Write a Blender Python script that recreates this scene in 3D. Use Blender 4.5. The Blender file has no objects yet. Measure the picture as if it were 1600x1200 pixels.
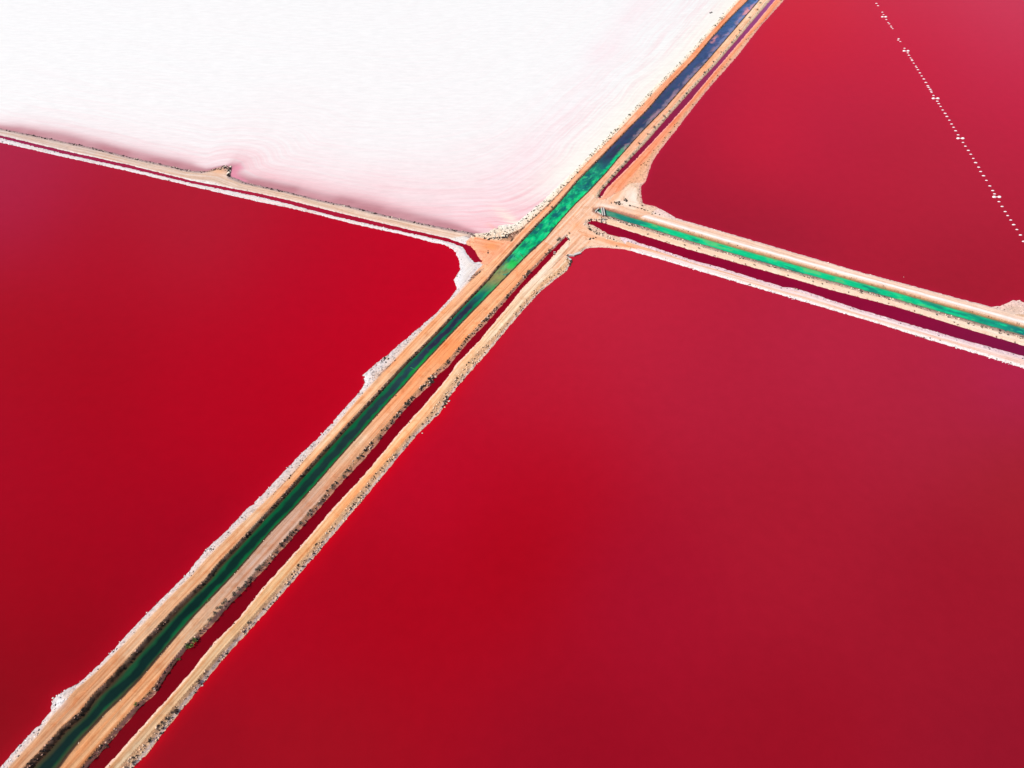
import bpy, math, random
import numpy as np
from mathutils import Vector
from mathutils.geometry import delaunay_2d_cdt

random.seed(7)
RNG = np.random.default_rng(7)

# ------------------------------------------------------------------ camera
H = 120.0                       # flying height, metres
PITCH = math.radians(50.0)      # below the horizon
F = 1067.0                      # focal length for a 1600 px wide picture
sc = bpy.context.scene
cam_d = bpy.data.cameras.new('camera')
cam = bpy.data.objects.new('camera', cam_d)
sc.collection.objects.link(cam)
cam.location = (0, 0, H)
cam.rotation_euler = (math.pi / 2 - PITCH, 0, 0)
cam_d.sensor_width = 36.0
cam_d.lens = 36.0 * F / 1600.0
cam_d.clip_end = 6000
sc.camera = cam

# ------------------------------------------------------------------ light
SUN_EL = math.radians(52)
SUN_DIR = Vector((-0.97, -0.24, 0)).normalized()      # towards the sun, on the ground
sv = Vector((SUN_DIR.x * math.cos(SUN_EL), SUN_DIR.y * math.cos(SUN_EL), math.sin(SUN_EL)))
world = bpy.data.worlds.new('World')
sc.world = world
world.use_nodes = True
nt = world.node_tree
nt.nodes.clear()
sky = nt.nodes.new('ShaderNodeTexSky')
sky.sky_type = 'NISHITA'
sky.sun_disc = False
sky.sun_elevation = SUN_EL
sky.sun_rotation = math.atan2(SUN_DIR.x, SUN_DIR.y)
bgn = nt.nodes.new('ShaderNodeBackground')
bgn.inputs['Strength'].default_value = 0.10
outw = nt.nodes.new('ShaderNodeOutputWorld')
nt.links.new(sky.outputs[0], bgn.inputs[0])
nt.links.new(bgn.outputs[0], outw.inputs[0])
sun_d = bpy.data.lights.new('sun', 'SUN')
sun_d.energy = 3.7
sun_d.angle = math.radians(0.5)
sun_d.color = (1.0, 0.955, 0.89)
sun = bpy.data.objects.new('sun', sun_d)
sc.collection.objects.link(sun)
sun.location = (-100, -20, 200)
sun.rotation_euler = (-sv).to_track_quat('-Z', 'Y').to_euler()
sc.view_settings.view_transform = 'Standard'
sc.view_settings.look = 'None'
sc.view_settings.exposure = 0.42
sc.view_settings.gamma = 1.0
sc.view_settings.use_curve_mapping = False

# ------------------------------------------------------------------ helpers: survey points on the ground
SP, CP = math.sin(PITCH), math.cos(PITCH)

def ground(p, z=0.0):
    """surveyed point (in photograph pixels) -> place on the level z"""
    p = np.atleast_2d(np.asarray(p, float))
    a = (p[:, 0] - 800) / F
    b = (p[:, 1] - 600) / F
    depth = (H - z) / (SP + CP * b)
    return np.stack([a * depth, depth * (CP - SP * b)], 1)

def to_px(x, y, z=0.0):
    yc = y * SP + (z - H) * CP            # up axis of the camera
    d = y * CP - (z - H) * SP
    return 800 + F * x / d, 600 - F * yc / d

def crest_h(py):
    return np.clip(0.30 + 0.60 * (np.asarray(py, float) - 100) / 1000.0, 0.28, 1.0)

def lin(c):
    c = np.asarray(c, float) / 255.0
    return np.where(c <= 0.04045, c / 12.92, ((c + 0.055) / 1.055) ** 2.4)

GAIN = 1.42
def alb(c):                       # sunlit appearance on level ground -> base colour
    return np.clip(lin(c) / GAIN, 0.0, 0.82)

def resample(p, n):
    p = np.asarray(p, float)
    d = np.r_[0, np.cumsum(np.hypot(*np.diff(p, axis=0).T))]
    t = np.linspace(0, d[-1], n)
    return np.stack([np.interp(t, d, p[:, 0]), np.interp(t, d, p[:, 1])], 1)

def between(a, b, t, n=60):
    return resample(a, n) * (1 - t) + resample(b, n) * t

def ext_world(w, m0=70, m1=70):
    w = np.asarray(w, float)
    a = w[0] - w[min(3, len(w) - 1)]; a /= np.hypot(*a)
    b = w[-1] - w[-min(4, len(w))]; b /= np.hypot(*b)
    parts = []
    if m0: parts.append((w[0] + a * m0)[None])
    parts.append(w)
    if m1: parts.append((w[-1] + b * m1)[None])
    return np.concatenate(parts)

def lattice(ix, iy, seed):
    h = (ix.astype(np.int64) * 374761393 + iy.astype(np.int64) * 668265263 + seed * 982451653) & 0xffffffff
    h = ((h ^ (h >> 13)) * 1274126177) & 0xffffffff
    return ((h ^ (h >> 16)) & 0xffff) / 65535.0

def noise(x, y, s, seed=0):
    x = x / s; y = y / s
    ix = np.floor(x); iy = np.floor(y)
    fx = x - ix; fy = y - iy
    fx = fx * fx * (3 - 2 * fx); fy = fy * fy * (3 - 2 * fy)
    a = lattice(ix, iy, seed); b = lattice(ix + 1, iy, seed)
    c = lattice(ix, iy + 1, seed); d = lattice(ix + 1, iy + 1, seed)
    return (a * (1 - fx) + b * fx) * (1 - fy) + (c * (1 - fx) + d * fx) * fy

def fbm(x, y, s, seed=0, o=4):
    r = 0; a = 1; t = 0
    for k in range(o):
        r = r + a * noise(x, y, s / 2 ** k, seed + 17 * k); t += a; a *= .55
    return r / t

# ------------------------------------------------------------------ survey of the shore lines (photograph pixels)
# west pond shore along the main causeway, bottom -> corner
A_main = [(5,1195),(40,1155),(70,1125),(80,1110),(84,1092),(100,1080),(125,1067),(160,1035),(190,1002),(225,965),(257,932),
          (290,900),(322,860),(362,822),(387,795),(412,772),(445,737),(475,705),(500,682),(520,660),(547,630),(562,613),
          (571,598),(567,587),(582,573),(605,556),(625,538),(650,517),(680,491),(705,465),(715,452),(710,438),(720,420),(717,405),(710,391),
          (695,382)]
A_west = [(695,382),(670,377),(625,365),(562,352),(500,336),(450,324),(400,314),(275,285),(200,267),(100,245),(0,222)]
TW_L1 = [(15,1199),(60,1150),(82,1120),(117,1080),(150,1052),(190,1012),(225,975),(265,935),(300,900),(325,872),(375,822),
         (410,789),(450,750),(475,721),(520,671),(562,622),(587,595),(612,569),(637,541),(657,520),(680,497),(705,471),(725,450),(755,421)]
TW_L2 = [(766,412),(790,388),(806,370),(825,350),(860,319),(890,285),(925,246),(965,207),(985,185),(1030,137),(1075,92),(1112,50),(1152,5)]
TW_R = [(35,1200),(60,1175),(84,1149),(93,1138),(124,1112),(143,1086),(170,1060),(200,1028),(225,1000),(275,947),(322,902),(335,885),
        (375,843),(417,798),(450,763),(510,697),(547,657),(595,606),(632,566),(650,549),(682,517),(715,482),(740,457),(762,434),
        (777,415),(807,382),(840,347),(865,323),(900,282),(940,242),(977,204),(1010,171),(1040,136),(1085,90),(1112,57),(1140,27),(1167,0)]
TM_L = [(95,1200),(110,1179),(132,1153),(155,1129),(168,1114),(190,1094),(219,1064),(260,1016),(305,963),(332,935),(375,890),
        (425,832),(467,789),(500,752),(525,723),(567,676),(612,625),(632,604),(657,575),(690,540),(725,503),(757,470),(785,441),
        (825,400),(855,372),(880,342),(900,320),(922,299),(950,269),(970,245),(1000,211),(1040,170),(1075,130),(1107,95),(1150,45),(1188,0)]
TM_R = [(125,1199),(150,1170),(185,1130),(212,1102),(240,1072),(258,1046),(270,1030),(290,1005),(330,967),(370,925),(412,877),
        (450,835),(487,795),(525,750),(565,705),(610,656),(637,624),(657,603),(675,585),(700,561),(725,531),(762,492),(795,457),
        (822,427),(847,402),(882,366)]
E_L = [(136,1199),(160,1172),(197,1130),(217,1106),(243,1084),(256,1060),(270,1040),(293,1012),(323,985),(362,941),(412,890),
       (450,847),(492,801),(535,752),(575,710),(617,658),(645,626),(671,603),(675,592),(700,573),(713,556),(735,530),(762,502),
       (800,458),(828,427),(858,395),(884,369)]
E_R = [(170,1195),(210,1150),(255,1100),(298,1052),(332,1008),(375,965),(412,918),(445,882),(477,846),(525,790),(570,742),
       (600,706),(627,673),(660,637),(697,594),(714,569),(750,532),(768,510),(800,472),(815,452),(840,427),(865,400),(889,374)]
TS_R = [(185,1199),(215,1167),(255,1122),(300,1070),(345,1017),(400,956),(445,903),(495,847),(545,787),(575,751),(612,710),
        (650,668),(670,646),(700,603),(735,560),(775,520),(812,478),(845,441),(870,422),(884,408)]
B_main = [(207,1199),(225,1182),(270,1125),(307,1080),(350,1027),(375,1000),(420,950),(462,903),(510,847),(550,800),(582,762),
          (617,720),(650,680),(668,663),(687,645),(700,622),(728,588),(762,550),(790,516),(820,481),(850,450),(885,423),(892,411),
          (892,404),(885,401),(890,399),(896,400),(904,398),(911,392),(916,388),(925,387)]
B_east = [(925,387),(940,386),(975,389),(1012,399),(1050,410),(1100,425),(1150,440),(1225,462),(1300,484),(1375,506),(1450,530),(1525,552),(1600,575)]
H_lo = [(918,349),(928,353),(942,361),(952,367),(967,370),(982,373),(997,379),(1032,390),(1092,410),(1125,418),(1175,434),
        (1225,449),(1245,451),(1290,466),(1340,483),(1412,504),(1500,530),(1600,557)]
H_up = [(918,348),(922,344),(930,345),(946,349),(960,353),(975,358),(1000,366),(1075,389),(1150,410),(1225,431),(1300,453),(1400,479),(1500,510),(1600,540)]
G_up = [(928,328),(933,326),(942,326),(952,329),(967,333),(982,338),(1000,343),(1075,365),(1150,387),(1225,408),(1300,429),(1400,456),(1500,484),(1600,512)]
G_lo = [(929,330),(939,334),(949,337),(967,342),(982,347),(1000,352),(1075,375),(1150,397),(1225,419),(1300,439),(1400,467),(1500,496),(1600,524)]
C_main = [(1225,0),(1187,42),(1152,87),(1132,110),(1112,132),(1085,165),(1055,205),(1042,220),(1025,243),(1018,255),(1014,268),(1008,284),
          (1001,291),(1001,302),(1003,316),(1008,320),(1022,322),(1030,326),(1040,331),(1056,341)]
C_east = [(1056,341),(1125,361),(1200,383),(1275,405),(1350,427),(1400,440),(1500,467),(1549,480),(1565,478),(1575,474),(1583,469),(1593,469),(1612,480),(1640,500)]
F_L = [(935,309),(940,297),(983,250),(1010,221),(1050,175),(1085,136),(1115,104),(1147,67),(1172,37),(1204,0)]
F_R = [(940,309),(949,294),(982,260),(1019,221),(1047,191),(1075,160),(1115,112),(1145,77),(1176,41),(1210,0)]
NE_R = [(972,295),(985,277),(1008,250),(1025,230),(1060,187),(1100,140),(1125,110),(1165,60),(1195,30),(1216,4)]
I_up = [(0,211),(100,235),(200,257),(300,282),(400,301),(450,312),(525,331),(600,349),(650,361),(700,372),(735,384),(743,392),(748,403),(754,407)]
I_lo = [(0,215),(100,240),(200,262),(300,286),(400,306),(450,318),(525,338),(600,355),(650,366),(700,377),(722,385),(730,397),(740,409),(753,409)]
J_west = [(0,201),(75,216),(150,232),(200,245),(250,256),(300,267),(322,268),(350,259),(360,260),(360,275),(385,286),(400,289),
          (450,300),(500,313),(550,323),(600,336),(650,347),(700,357),(745,365)]
J_main = [(745,365),(760,364),(782,352),(806,350),(825,334),(860,303),(895,268),(922,241),(950,212),(985,175),(1025,132),(1060,99),(1095,61),(1125,27),(1150,0)]

I_lo = [(a, b + .8) for a, b in I_lo]
G_lo = [(a, b + (.6 if a > 960 else 0)) for a, b in G_lo]
F_R = [(a + 1.0, b + .4) if b < 290 else (a, b) for a, b in F_R]
def off(pl, f):
    pl = np.asarray(pl, float)
    w = f(pl[:, 1])
    return pl + np.stack([w, w], 1)
D_L = off(TW_R, lambda y: np.interp(y, [0, 200, 400, 600, 900, 1200], [1.2, 1.4, 2.4, 3.2, 4.8, 7.8]))
D_R = off(TM_L, lambda y: -np.interp(y, [0, 200, 400, 600, 900, 1200], [1.3, 1.5, 1.7, 1.7, 1.8, 3.0]))

# water bodies as polygons on level 0
def W(pl): return ground(pl, 0.0)
BIG = 900
A_line = np.concatenate([W(A_main), W(A_west)[1:]])
A_line = ext_world(A_line, 90, 330)
POLY = {}
POLY['A'] = np.concatenate([A_line, [[-BIG, A_line[-1][1]], [-BIG, -60], [A_line[0][0], -60]]])
B_line = ext_world(np.concatenate([W(B_main), W(B_east)[1:]]), 90, 330)
POLY['B'] = np.concatenate([B_line, [[BIG, B_line[-1][1]], [BIG, -60], [B_line[0][0], -60]]])
C_line = ext_world(np.concatenate([W(C_main), W(C_east)[1:]]), 330, 300)
POLY['C'] = np.concatenate([C_line, [[BIG, C_line[-1][1]], [BIG, C_line[0][1]]]])
J_line = ext_world(np.concatenate([W(J_west), W(J_main)[1:]]), 330, 330)
POLY['J'] = np.concatenate([J_line, [[-BIG, J_line[-1][1]], [-BIG, J_line[0][1]]]])
DLw, DRw = ext_world(W(D_L), 90, 330), ext_world(W(D_R), 90, 330)
POLY['D'] = np.concatenate([DLw, DRw[::-1]])
POLY['E'] = np.concatenate([ext_world(W(E_L), 90, 0), ext_world(W(E_R), 90, 0)[::-1]])
POLY['F'] = np.concatenate([ext_world(W(F_L), 0, 330), ext_world(W(F_R), 0, 330)[::-1]])
POLY['G'] = np.concatenate([ext_world(W(G_up), 0, 330), ext_world(W(G_lo), 0, 330)[::-1]])
POLY['H'] = np.concatenate([ext_world(W(H_up), 0, 330), ext_world(W(H_lo), 0, 330)[::-1]])
POLY['I'] = np.concatenate([ext_world(W(I_up), 330, 0), ext_world(W(I_lo), 330, 0)[::-1]])

# flat tops of the causeways: (name, polygon in px, height factor)
def flat(pl, k):
    pl = np.asarray(pl, float)
    z = crest_h(pl[:, 1]) * k
    out = np.empty_like(pl)
    for i in range(len(pl)):
        out[i] = ground(pl[i], z[i])[0]
    return out
def strip(a, b, k, m0=70, m1=70):
    return np.concatenate([ext_world(flat(a, k), m0, m1), ext_world(flat(b, k), m0, m1)[::-1]])

TW_L = TW_L1 + TW_L2
EC = [(1003,330),(1056,343),(1125,361),(1200,383),(1275,405),(1350,427),(1400,440),(1500,467),(1549,480),(1600,495)]
EG = [(1003,344),(1075,365),(1150,387),(1225,408),(1300,429),(1400,456),(1500,484),(1600,512)]
TRACKS = [
 ('TW', strip(TW_L, TW_R, 1.0)),
 ('TM', strip(TM_L, TM_R + [(890,348),(905,330),(928,308),(940,290),(975,252),(1005,219),(1045,173),(1080,134),(1110,103),(1142,66),(1167,36),(1198,0)], 1.0)),
 ('TS', strip(between(E_R, B_main[:22], .10), TS_R, 1.0, 70, 0)),
 ('NE', strip(between(F_R, C_main[::-1], .0) + np.array([1.2, .8]), NE_R, 1.0, 0, 70)[:]),
 ('EN', strip(between(EC, EG, .10), between(EC, EG, .70), .75, 0, 70)),
 ('EM', strip(between(G_lo[2:], H_up[3:], .40), between(G_lo[2:], H_up[3:], .82), .6, 0, 70)),
 ('ES', strip(between(H_lo[5:], B_east[2:], .30), between(H_lo[5:], B_east[2:], .72), .55, 0, 70)),
 ('WL', strip(between(J_west, I_up[:10], .30), between(J_west, I_up[:10], .86), .55, 70, 0)),
 ('WB', strip(between(I_lo[:12], A_west[::-1], .35), between(I_lo[:12], A_west[::-1], .70), .2, 70, 0)),
 ('WC', flat([(715,384),(724,395),(734,410),(745,414),(735,425),(724,440),(719,446),(717,438),(725,420),(721,403),(713,388)], .3)),
 ('JW', flat([(742,371),(772,376),(797,377),(790,391),(766,412),(759,408),(752,396),(744,384)], .8)),
 ('JE', flat([(850,378),(880,345),(905,318),(925,303),(934,314),(948,314),(962,305),(975,296),(985,290),(996,295),(994,312),(1003,324),(1015,334),
              (1003,338),(960,326),(940,322),(926,324),(924,331),(938,339),(930,341),(915,342),(910,350),(930,366),(955,376),(985,384),(1000,389),
              (975,385),(940,382),(915,384),(905,391),(893,398),(882,404),(872,420),(862,420),(884,392),(893,378),(888,364),(866,386)], .8)),
]
TID = {t[0]: i for i, t in enumerate(TRACKS)}
TK = {'TW':1,'TM':1,'TS':1,'NE':1,'EN':.75,'EM':.6,'ES':.55,'WL':.55,'WB':.2,'WC':.3,'JW':.8,'JE':.8}

# ------------------------------------------------------------------ survey grid
S = 0.2
X0, X1, Y0, Y1 = -265.0, 265.0, 10.0, 345.0
xs = np.arange(X0, X1, S, dtype=np.float32); ys = np.arange(Y0, Y1, S, dtype=np.float32)
NX, NY = len(xs), len(ys)
def fill(poly):
    m = np.zeros((NY, NX), bool)
    p = np.asarray(poly); q = np.roll(p, -1, 0)
    for (ax, ay), (bx, by) in zip(p, q):
        if ay == by: continue
        lo, hi = min(ay, by), max(ay, by)
        j0, j1 = np.searchsorted(ys, lo, 'left'), np.searchsorted(ys, hi, 'left')
        if j1 <= j0: continue
        xi = ax + (ys[j0:j1] - ay) * (bx - ax) / (by - ay)
        ii = np.clip(np.ceil((xi - X0) / S).astype(int), 0, NX)
        for j, i in zip(range(j0, j1), ii):
            m[j, i:] ^= True
    return m
def dist_to(polys, R, closed=True):
    """distance and owner index for the nearest outline within R"""
    D = np.full((NY, NX), R, np.float32); O = np.full((NY, NX), -1, np.int8)
    for k, p in polys:
        p = np.asarray(p); q = np.roll(p, -1, 0)
        if not closed: p, q = p[:-1], q[:-1]
        for a, b in zip(p, q):
            L = np.hypot(*(b - a))
            nseg = max(1, int(L / 20))
            for s in range(nseg):
                c = a + (b - a) * s / nseg; d = a + (b - a) * (s + 1) / nseg
                i0 = int((min(c[0], d[0]) - R - X0) / S); i1 = int((max(c[0], d[0]) + R - X0) / S) + 2
                j0 = int((min(c[1], d[1]) - R - Y0) / S); j1 = int((max(c[1], d[1]) + R - Y0) / S) + 2
                i0 = max(i0, 0); j0 = max(j0, 0); i1 = min(i1, NX); j1 = min(j1, NY)
                if i1 <= i0 or j1 <= j0: continue
                xx = xs[None, i0:i1]; yy = ys[j0:j1, None]
                v = d - c; l2 = max(v @ v, 1e-9)
                t = np.clip(((xx - c[0]) * v[0] + (yy - c[1]) * v[1]) / l2, 0, 1)
                dd = np.hypot(xx - c[0] - t * v[0], yy - c[1] - t * v[1])
                sub = D[j0:j1, i0:i1]; m = dd < sub
                sub[m] = dd[m]; O[j0:j1, i0:i1][m] = k
    return D, O
WN = list('ABCDEFGHIJ'); WI = {n: i for i, n in enumerate(WN)}
water = np.full((NY, NX), -1, np.int8)
for n in WN:
    water[fill(POLY[n])] = WI[n]
land = water < 0
DW, OW = dist_to([(WI[n], POLY[n]) for n in WN], 9.0)
track = np.full((NY, NX), -1, np.int8)
for i, (n, p) in enumerate(TRACKS):
    m = fill(p) & land
    track[m] = i
DT, OT = dist_to([(i, p) for i, (n, p) in enumerate(TRACKS)], 9.0)
DT[track >= 0] = 0
OT = np.where(track >= 0, track, OT)

YY, XX = np.meshgrid(ys, xs, indexing='ij')
PX, PY = to_px(XX, YY, 0.4)
near = (PX > -190) & (PX < 1790) & (PY < 1420) & (PY > -110)
mesh_mask = near & (land | (DW < 1.3))
jj, ii = np.nonzero(mesh_mask)
vid = np.full((NY, NX), -1, np.int32)
vid[jj, ii] = np.arange(len(jj))
x = XX[jj, ii].astype(float); y = YY[jj, ii].astype(float)
dw = DW[jj, ii].astype(float); dt = DT[jj, ii].astype(float)
ow = OW[jj, ii]; ot = OT[jj, ii]; wa = water[jj, ii]; la = wa < 0
px, py = PX[jj, ii], PY[jj, ii]
kf = np.array([TK[t[0]] for t in TRACKS] + [.5])[ot]
zc = crest_h(py) * kf
t = dw / (dw + dt + 1e-3)
n1 = fbm(x, y, 2.2, 3); n2 = fbm(x, y, .7, 9, 3); n3 = noise(x, y, .34, 21)
prof = 1 - (1 - np.clip(t, 0, 1)) ** 1.1
bankness = np.clip(1 - prof, 0, 1) * np.clip(dw / .5, 0, 1)
z = np.where(la, 0.03 + zc * prof + bankness * ((n2 - .5) * .34 + (n3 - .5) * .18) * np.clip(zc / .5, .3, 1.3), 0)
z += np.where(la, (n1 - .5) * .14 * np.clip(dw, 0, 1), 0)
z = np.where(la, z, 0.03 - np.minimum(dw, 1.3) * .35)
shore_j = (n2 - .5) * .22 * np.exp(-dw / .45)                # ragged water line
z += shore_j

# across / along co-ordinates of the wheel tracks
CL = [('m', ext_world(flat(between(TW_L, TW_R, .5), 1), 80, 80)), ('m2', ext_world(flat(between(TM_L, D_R, 0) + 6, 1), 80, 80)),
      ('s', ext_world(flat(between(E_R, TS_R, .5), 1), 80, 5)), ('e', ext_world(flat(between(EC, EG, .4), .7), 10, 80)),
      ('e2', ext_world(flat(between(H_lo[5:], B_east[2:], .5), .5), 10, 80)), ('w', ext_world(flat(between(J_west, I_up[:10], .6), .5), 80, 10)),
      ('n', ext_world(flat(between(F_R, NE_R, .5), 1), 5, 80))]
best = np.full(len(x), 1e9); uu = np.zeros(len(x)); vv = np.zeros(len(x))
for name, c in CL:
    c = resample(c, 26)
    acc = 0.0
    for a, b in zip(c[:-1], c[1:]):
        v = b - a; L = np.hypot(*v); v = v / L
        rx, ry = x - a[0], y - a[1]
        s_ = rx * v[0] + ry * v[1]
        sel = np.abs(s_ - L / 2) < L / 2 + 9
        tt = np.clip(s_[sel], 0, L)
        d = np.hypot(rx[sel] - tt * v[0], ry[sel] - tt * v[1])
        idx = np.nonzero(sel)[0]
        m = d < best[idx]
        best[idx[m]] = d[m]
        uu[idx[m]] = (rx[idx[m]] * -v[1] + ry[idx[m]] * v[0])
        vv[idx[m]] = acc + s_[idx[m]]
        acc += L
# shallow ruts worn by wheels
on = (dt <= 0.01) & la
rut = np.exp(-((np.abs(uu + .35 * np.sin(vv * .05)) - .85) / .22) ** 2)
z -= np.where(on, rut * .05, 0)

# ------------------------------------------------------------------ ground colours (base colours, with some bank shade painted in)
def C3(c): return alb(c)[None, :]
def mix(a, b, f):
    f = np.clip(f, 0, 1)[:, None]
    return a * (1 - f) + b * f
streak = fbm(uu * 4.0, vv * .12, 1.6, 31, 4)
streak2 = fbm(uu * 2.0 + 40, vv * .05, 1.5, 77, 3)
patch = fbm(x, y, 9, 51, 3)
col = np.zeros((len(x), 3)) + C3((244,200,160))
def yk(keys):                     # colour along a causeway, keyed by the survey row
    ks = [k[0] for k in keys]; cs = np.array([alb(k[1]) for k in keys])
    return np.stack([np.interp(py, ks, cs[:, i]) for i in range(3)], 1)
top = {
 'TW': yk([(0,(255,172,128)),(200,(255,180,138)),(400,(255,190,145)),(600,(252,198,152)),(900,(236,182,138)),(1200,(214,164,126))]),
 'TM': yk([(0,(254,214,178)),(60,(255,205,165)),(150,(250,185,145)),(260,(255,196,160)),(330,(255,190,150)),(480,(255,180,128)),(560,(255,168,112)),(620,(252,178,128)),
           (700,(236,190,152)),(780,(214,172,148)),(900,(212,170,146)),(985,(224,178,140)),(1060,(232,170,122)),(1200,(222,168,122))]),
 'TS': yk([(400,(255,222,190)),(500,(255,220,180)),(640,(255,196,145)),(760,(255,190,135)),(900,(240,192,142)),(1200,(216,176,136))]),
 'NE': yk([(0,(255,170,130)),(150,(252,160,120)),(300,(255,172,135))]),
 'EN': yk([(300,(255,216,190)),(500,(255,222,200))]),
 'EM': yk([(300,(255,205,165)),(370,(255,214,180)),(550,(255,224,198))]),
 'ES': yk([(370,(255,200,160)),(430,(255,205,175)),(550,(255,215,200))]),
 'WL': yk([(200,(222,198,186)),(280,(232,204,184)),(370,(240,205,180))]),
 'WB': yk([(200,(238,226,222)),(380,(246,232,226))]),
 'WC': yk([(300,(240,226,218)),(460,(238,224,212))]),
 'JW': yk([(300,(255,178,136)),(460,(255,180,140))]),
 'JE': yk([(300,(252,206,174)),(400,(252,200,164))]),
}
for n, i in TID.items():
    m = ot == i
    col[m] = top[n][m]
# richer orange, worn pale lines and dusty patches along the tracks
is_ = lambda *n: np.isin(ot, [TID[k] for k in n])
orange = is_('TW', 'TM', 'TS', 'NE', 'JW', 'JE')
amt = np.where(orange, 1.0, .35)
col = mix(col, col * np.array([1.0, .80, .66]), amt * np.clip((streak2 - .48) * 3.6, 0, .85))
col = mix(col, np.minimum(col * np.array([1.12, 1.22, 1.3]), .8), np.clip((streak - .54) * 3.2, 0, .8))
col = mix(col, col * np.array([.86, .78, .72]), np.clip((.44 - streak) * 3.4, 0, .8))
col = mix(col, col * np.array([1.0, .88, .78]), np.clip((patch - .50) * 4, 0, .75) * amt)
col = mix(col, np.minimum(col * np.array([1.02, 1.14, 1.24]), .8), np.clip((.44 - fbm(x, y, 5, 57, 4)) * 6, 0, .7) * amt)
col = mix(col, col * np.array([.90, .74, .62]), np.clip((fbm(x, y, 1.3, 59, 4) - .60) * 7, 0, .6) * amt)
lines = np.zeros(len(x))
for off_, w_, a_ in ((-1.35,.16,.5),(-.55,.13,.7),(.45,.15,.7),(1.25,.14,.45),(2.0,.12,.35)):
    c_ = off_ + .30 * np.sin(vv * .045 + off_ * 3) + .12 * np.sin(vv * .17 + off_)
    lines = np.maximum(lines, a_ * np.exp(-((uu - c_) / w_) ** 2) * (.35 + 1.1 * noise(vv, uu * 0 + off_, 9, 12)))
col = mix(col, col * np.array([.84, .70, .60]), np.clip(lines * 1.35, 0, .9) * on)
gr = noise(x, y, .21, 133)
col = col * (.93 + .14 * gr)[:, None]
# junction stains
def spot(cx, cy, rx, ry, ang=0.0):
    a = math.radians(ang); dx, dy = px - cx, py - cy
    u = (dx * math.cos(a) + dy * math.sin(a)) / rx; v = (-dx * math.sin(a) + dy * math.cos(a)) / ry
    return np.exp(-(u * u + v * v))
for (cx, cy, rx, ry, an, a) in [(768,385,14,7,10,.9),(705,548,26,7,-45,.8),(640,617,20,4,-45,.7),(903,352,12,9,0,.5),(985,270,30,6,-52,.5),
                                (1080,400,30,3,16,.7),(990,386,30,4,12,.7),(612,567,8,4,-40,.7),(700,560,14,4,-45,.5)]:
    col = mix(col, C3((255,158,98)), a * spot(cx, cy, rx, ry, an) * (.6 + .8 * streak) * la)
for (cx, cy, rx, ry, an, a) in [(990,308,16,12,60,.9),(975,318,12,4,15,.8),(845,425,40,6,-46,.5),(948,322,16,3,10,.8)]:
    col = mix(col, C3((255,236,216)), a * spot(cx, cy, rx, ry, an) * la)
for s_, e_ in [((560,360,.0), None)]: pass
# bright line beside the eastern canal and on the white berm
en = is_('EN') & la
fr = dt * 0 + DW[jj, ii]
gdist = fr
col = np.where((en & (ow == WI['G']))[:, None], mix(col, C3((255,248,240)), np.exp(-((gdist - 1.55) / .5) ** 2)), col)
pinkish = is_('ES') & la
col = np.where(pinkish[:, None], mix(col, C3((255,238,236)), np.clip((streak2 - .50) * 5, 0, .75)), col)

# banks: colour by (top, water)
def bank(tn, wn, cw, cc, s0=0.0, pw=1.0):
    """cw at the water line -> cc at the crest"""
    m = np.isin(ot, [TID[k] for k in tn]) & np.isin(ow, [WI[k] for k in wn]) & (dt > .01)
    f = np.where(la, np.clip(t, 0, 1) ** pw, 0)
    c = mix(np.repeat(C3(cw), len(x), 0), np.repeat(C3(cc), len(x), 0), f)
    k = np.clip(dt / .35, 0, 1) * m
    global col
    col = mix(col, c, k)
def salt(tn, wn, c, a, dmax):
    m = np.isin(ot, [TID[k] for k in tn]) & np.isin(ow, [WI[k] for k in wn]) & la
    global col
    col = mix(col, C3(c), a * m * np.clip((dmax - dw) / dmax * 2, 0, 1))
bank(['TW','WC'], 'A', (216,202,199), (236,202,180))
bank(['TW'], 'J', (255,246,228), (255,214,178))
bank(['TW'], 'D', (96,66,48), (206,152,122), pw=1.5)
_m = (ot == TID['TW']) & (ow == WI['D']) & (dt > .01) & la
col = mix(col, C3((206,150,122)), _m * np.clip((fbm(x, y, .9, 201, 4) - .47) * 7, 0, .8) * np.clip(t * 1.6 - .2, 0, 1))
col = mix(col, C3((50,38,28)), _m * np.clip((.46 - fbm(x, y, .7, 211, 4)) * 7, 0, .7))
bank(['TM'], 'D', (58,42,30), (112,78,58))  # wet soil, darkened further by the cut bank's shadow put into its colour
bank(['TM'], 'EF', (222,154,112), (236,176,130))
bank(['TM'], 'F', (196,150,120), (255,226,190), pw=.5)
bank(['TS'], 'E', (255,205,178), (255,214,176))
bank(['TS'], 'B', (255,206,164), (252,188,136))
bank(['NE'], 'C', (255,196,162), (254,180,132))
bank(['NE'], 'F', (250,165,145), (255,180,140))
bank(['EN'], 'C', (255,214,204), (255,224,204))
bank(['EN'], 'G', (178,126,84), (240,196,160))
bank(['EM'], 'G', (150,118,108), (240,204,176))  # grey-purple at the water line is bank shade put into the colour
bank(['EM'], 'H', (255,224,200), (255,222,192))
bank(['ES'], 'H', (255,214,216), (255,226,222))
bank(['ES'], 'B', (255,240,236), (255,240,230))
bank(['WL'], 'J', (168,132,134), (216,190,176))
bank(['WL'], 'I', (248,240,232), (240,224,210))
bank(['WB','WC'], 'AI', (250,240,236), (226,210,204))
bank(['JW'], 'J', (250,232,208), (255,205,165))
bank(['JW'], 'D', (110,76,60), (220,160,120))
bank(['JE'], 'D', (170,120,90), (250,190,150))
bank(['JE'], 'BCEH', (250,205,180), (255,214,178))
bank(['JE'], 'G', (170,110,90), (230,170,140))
salt(['TW','WC'], 'A', (226,214,214), .45, .6)
salt(['TM'], 'E', (250,176,156), .7, .35)
salt(['TS'], 'B', (255,232,222), .6, .5)
salt(['TS','JE'], 'BE', (255,226,212), .4, .4)
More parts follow.
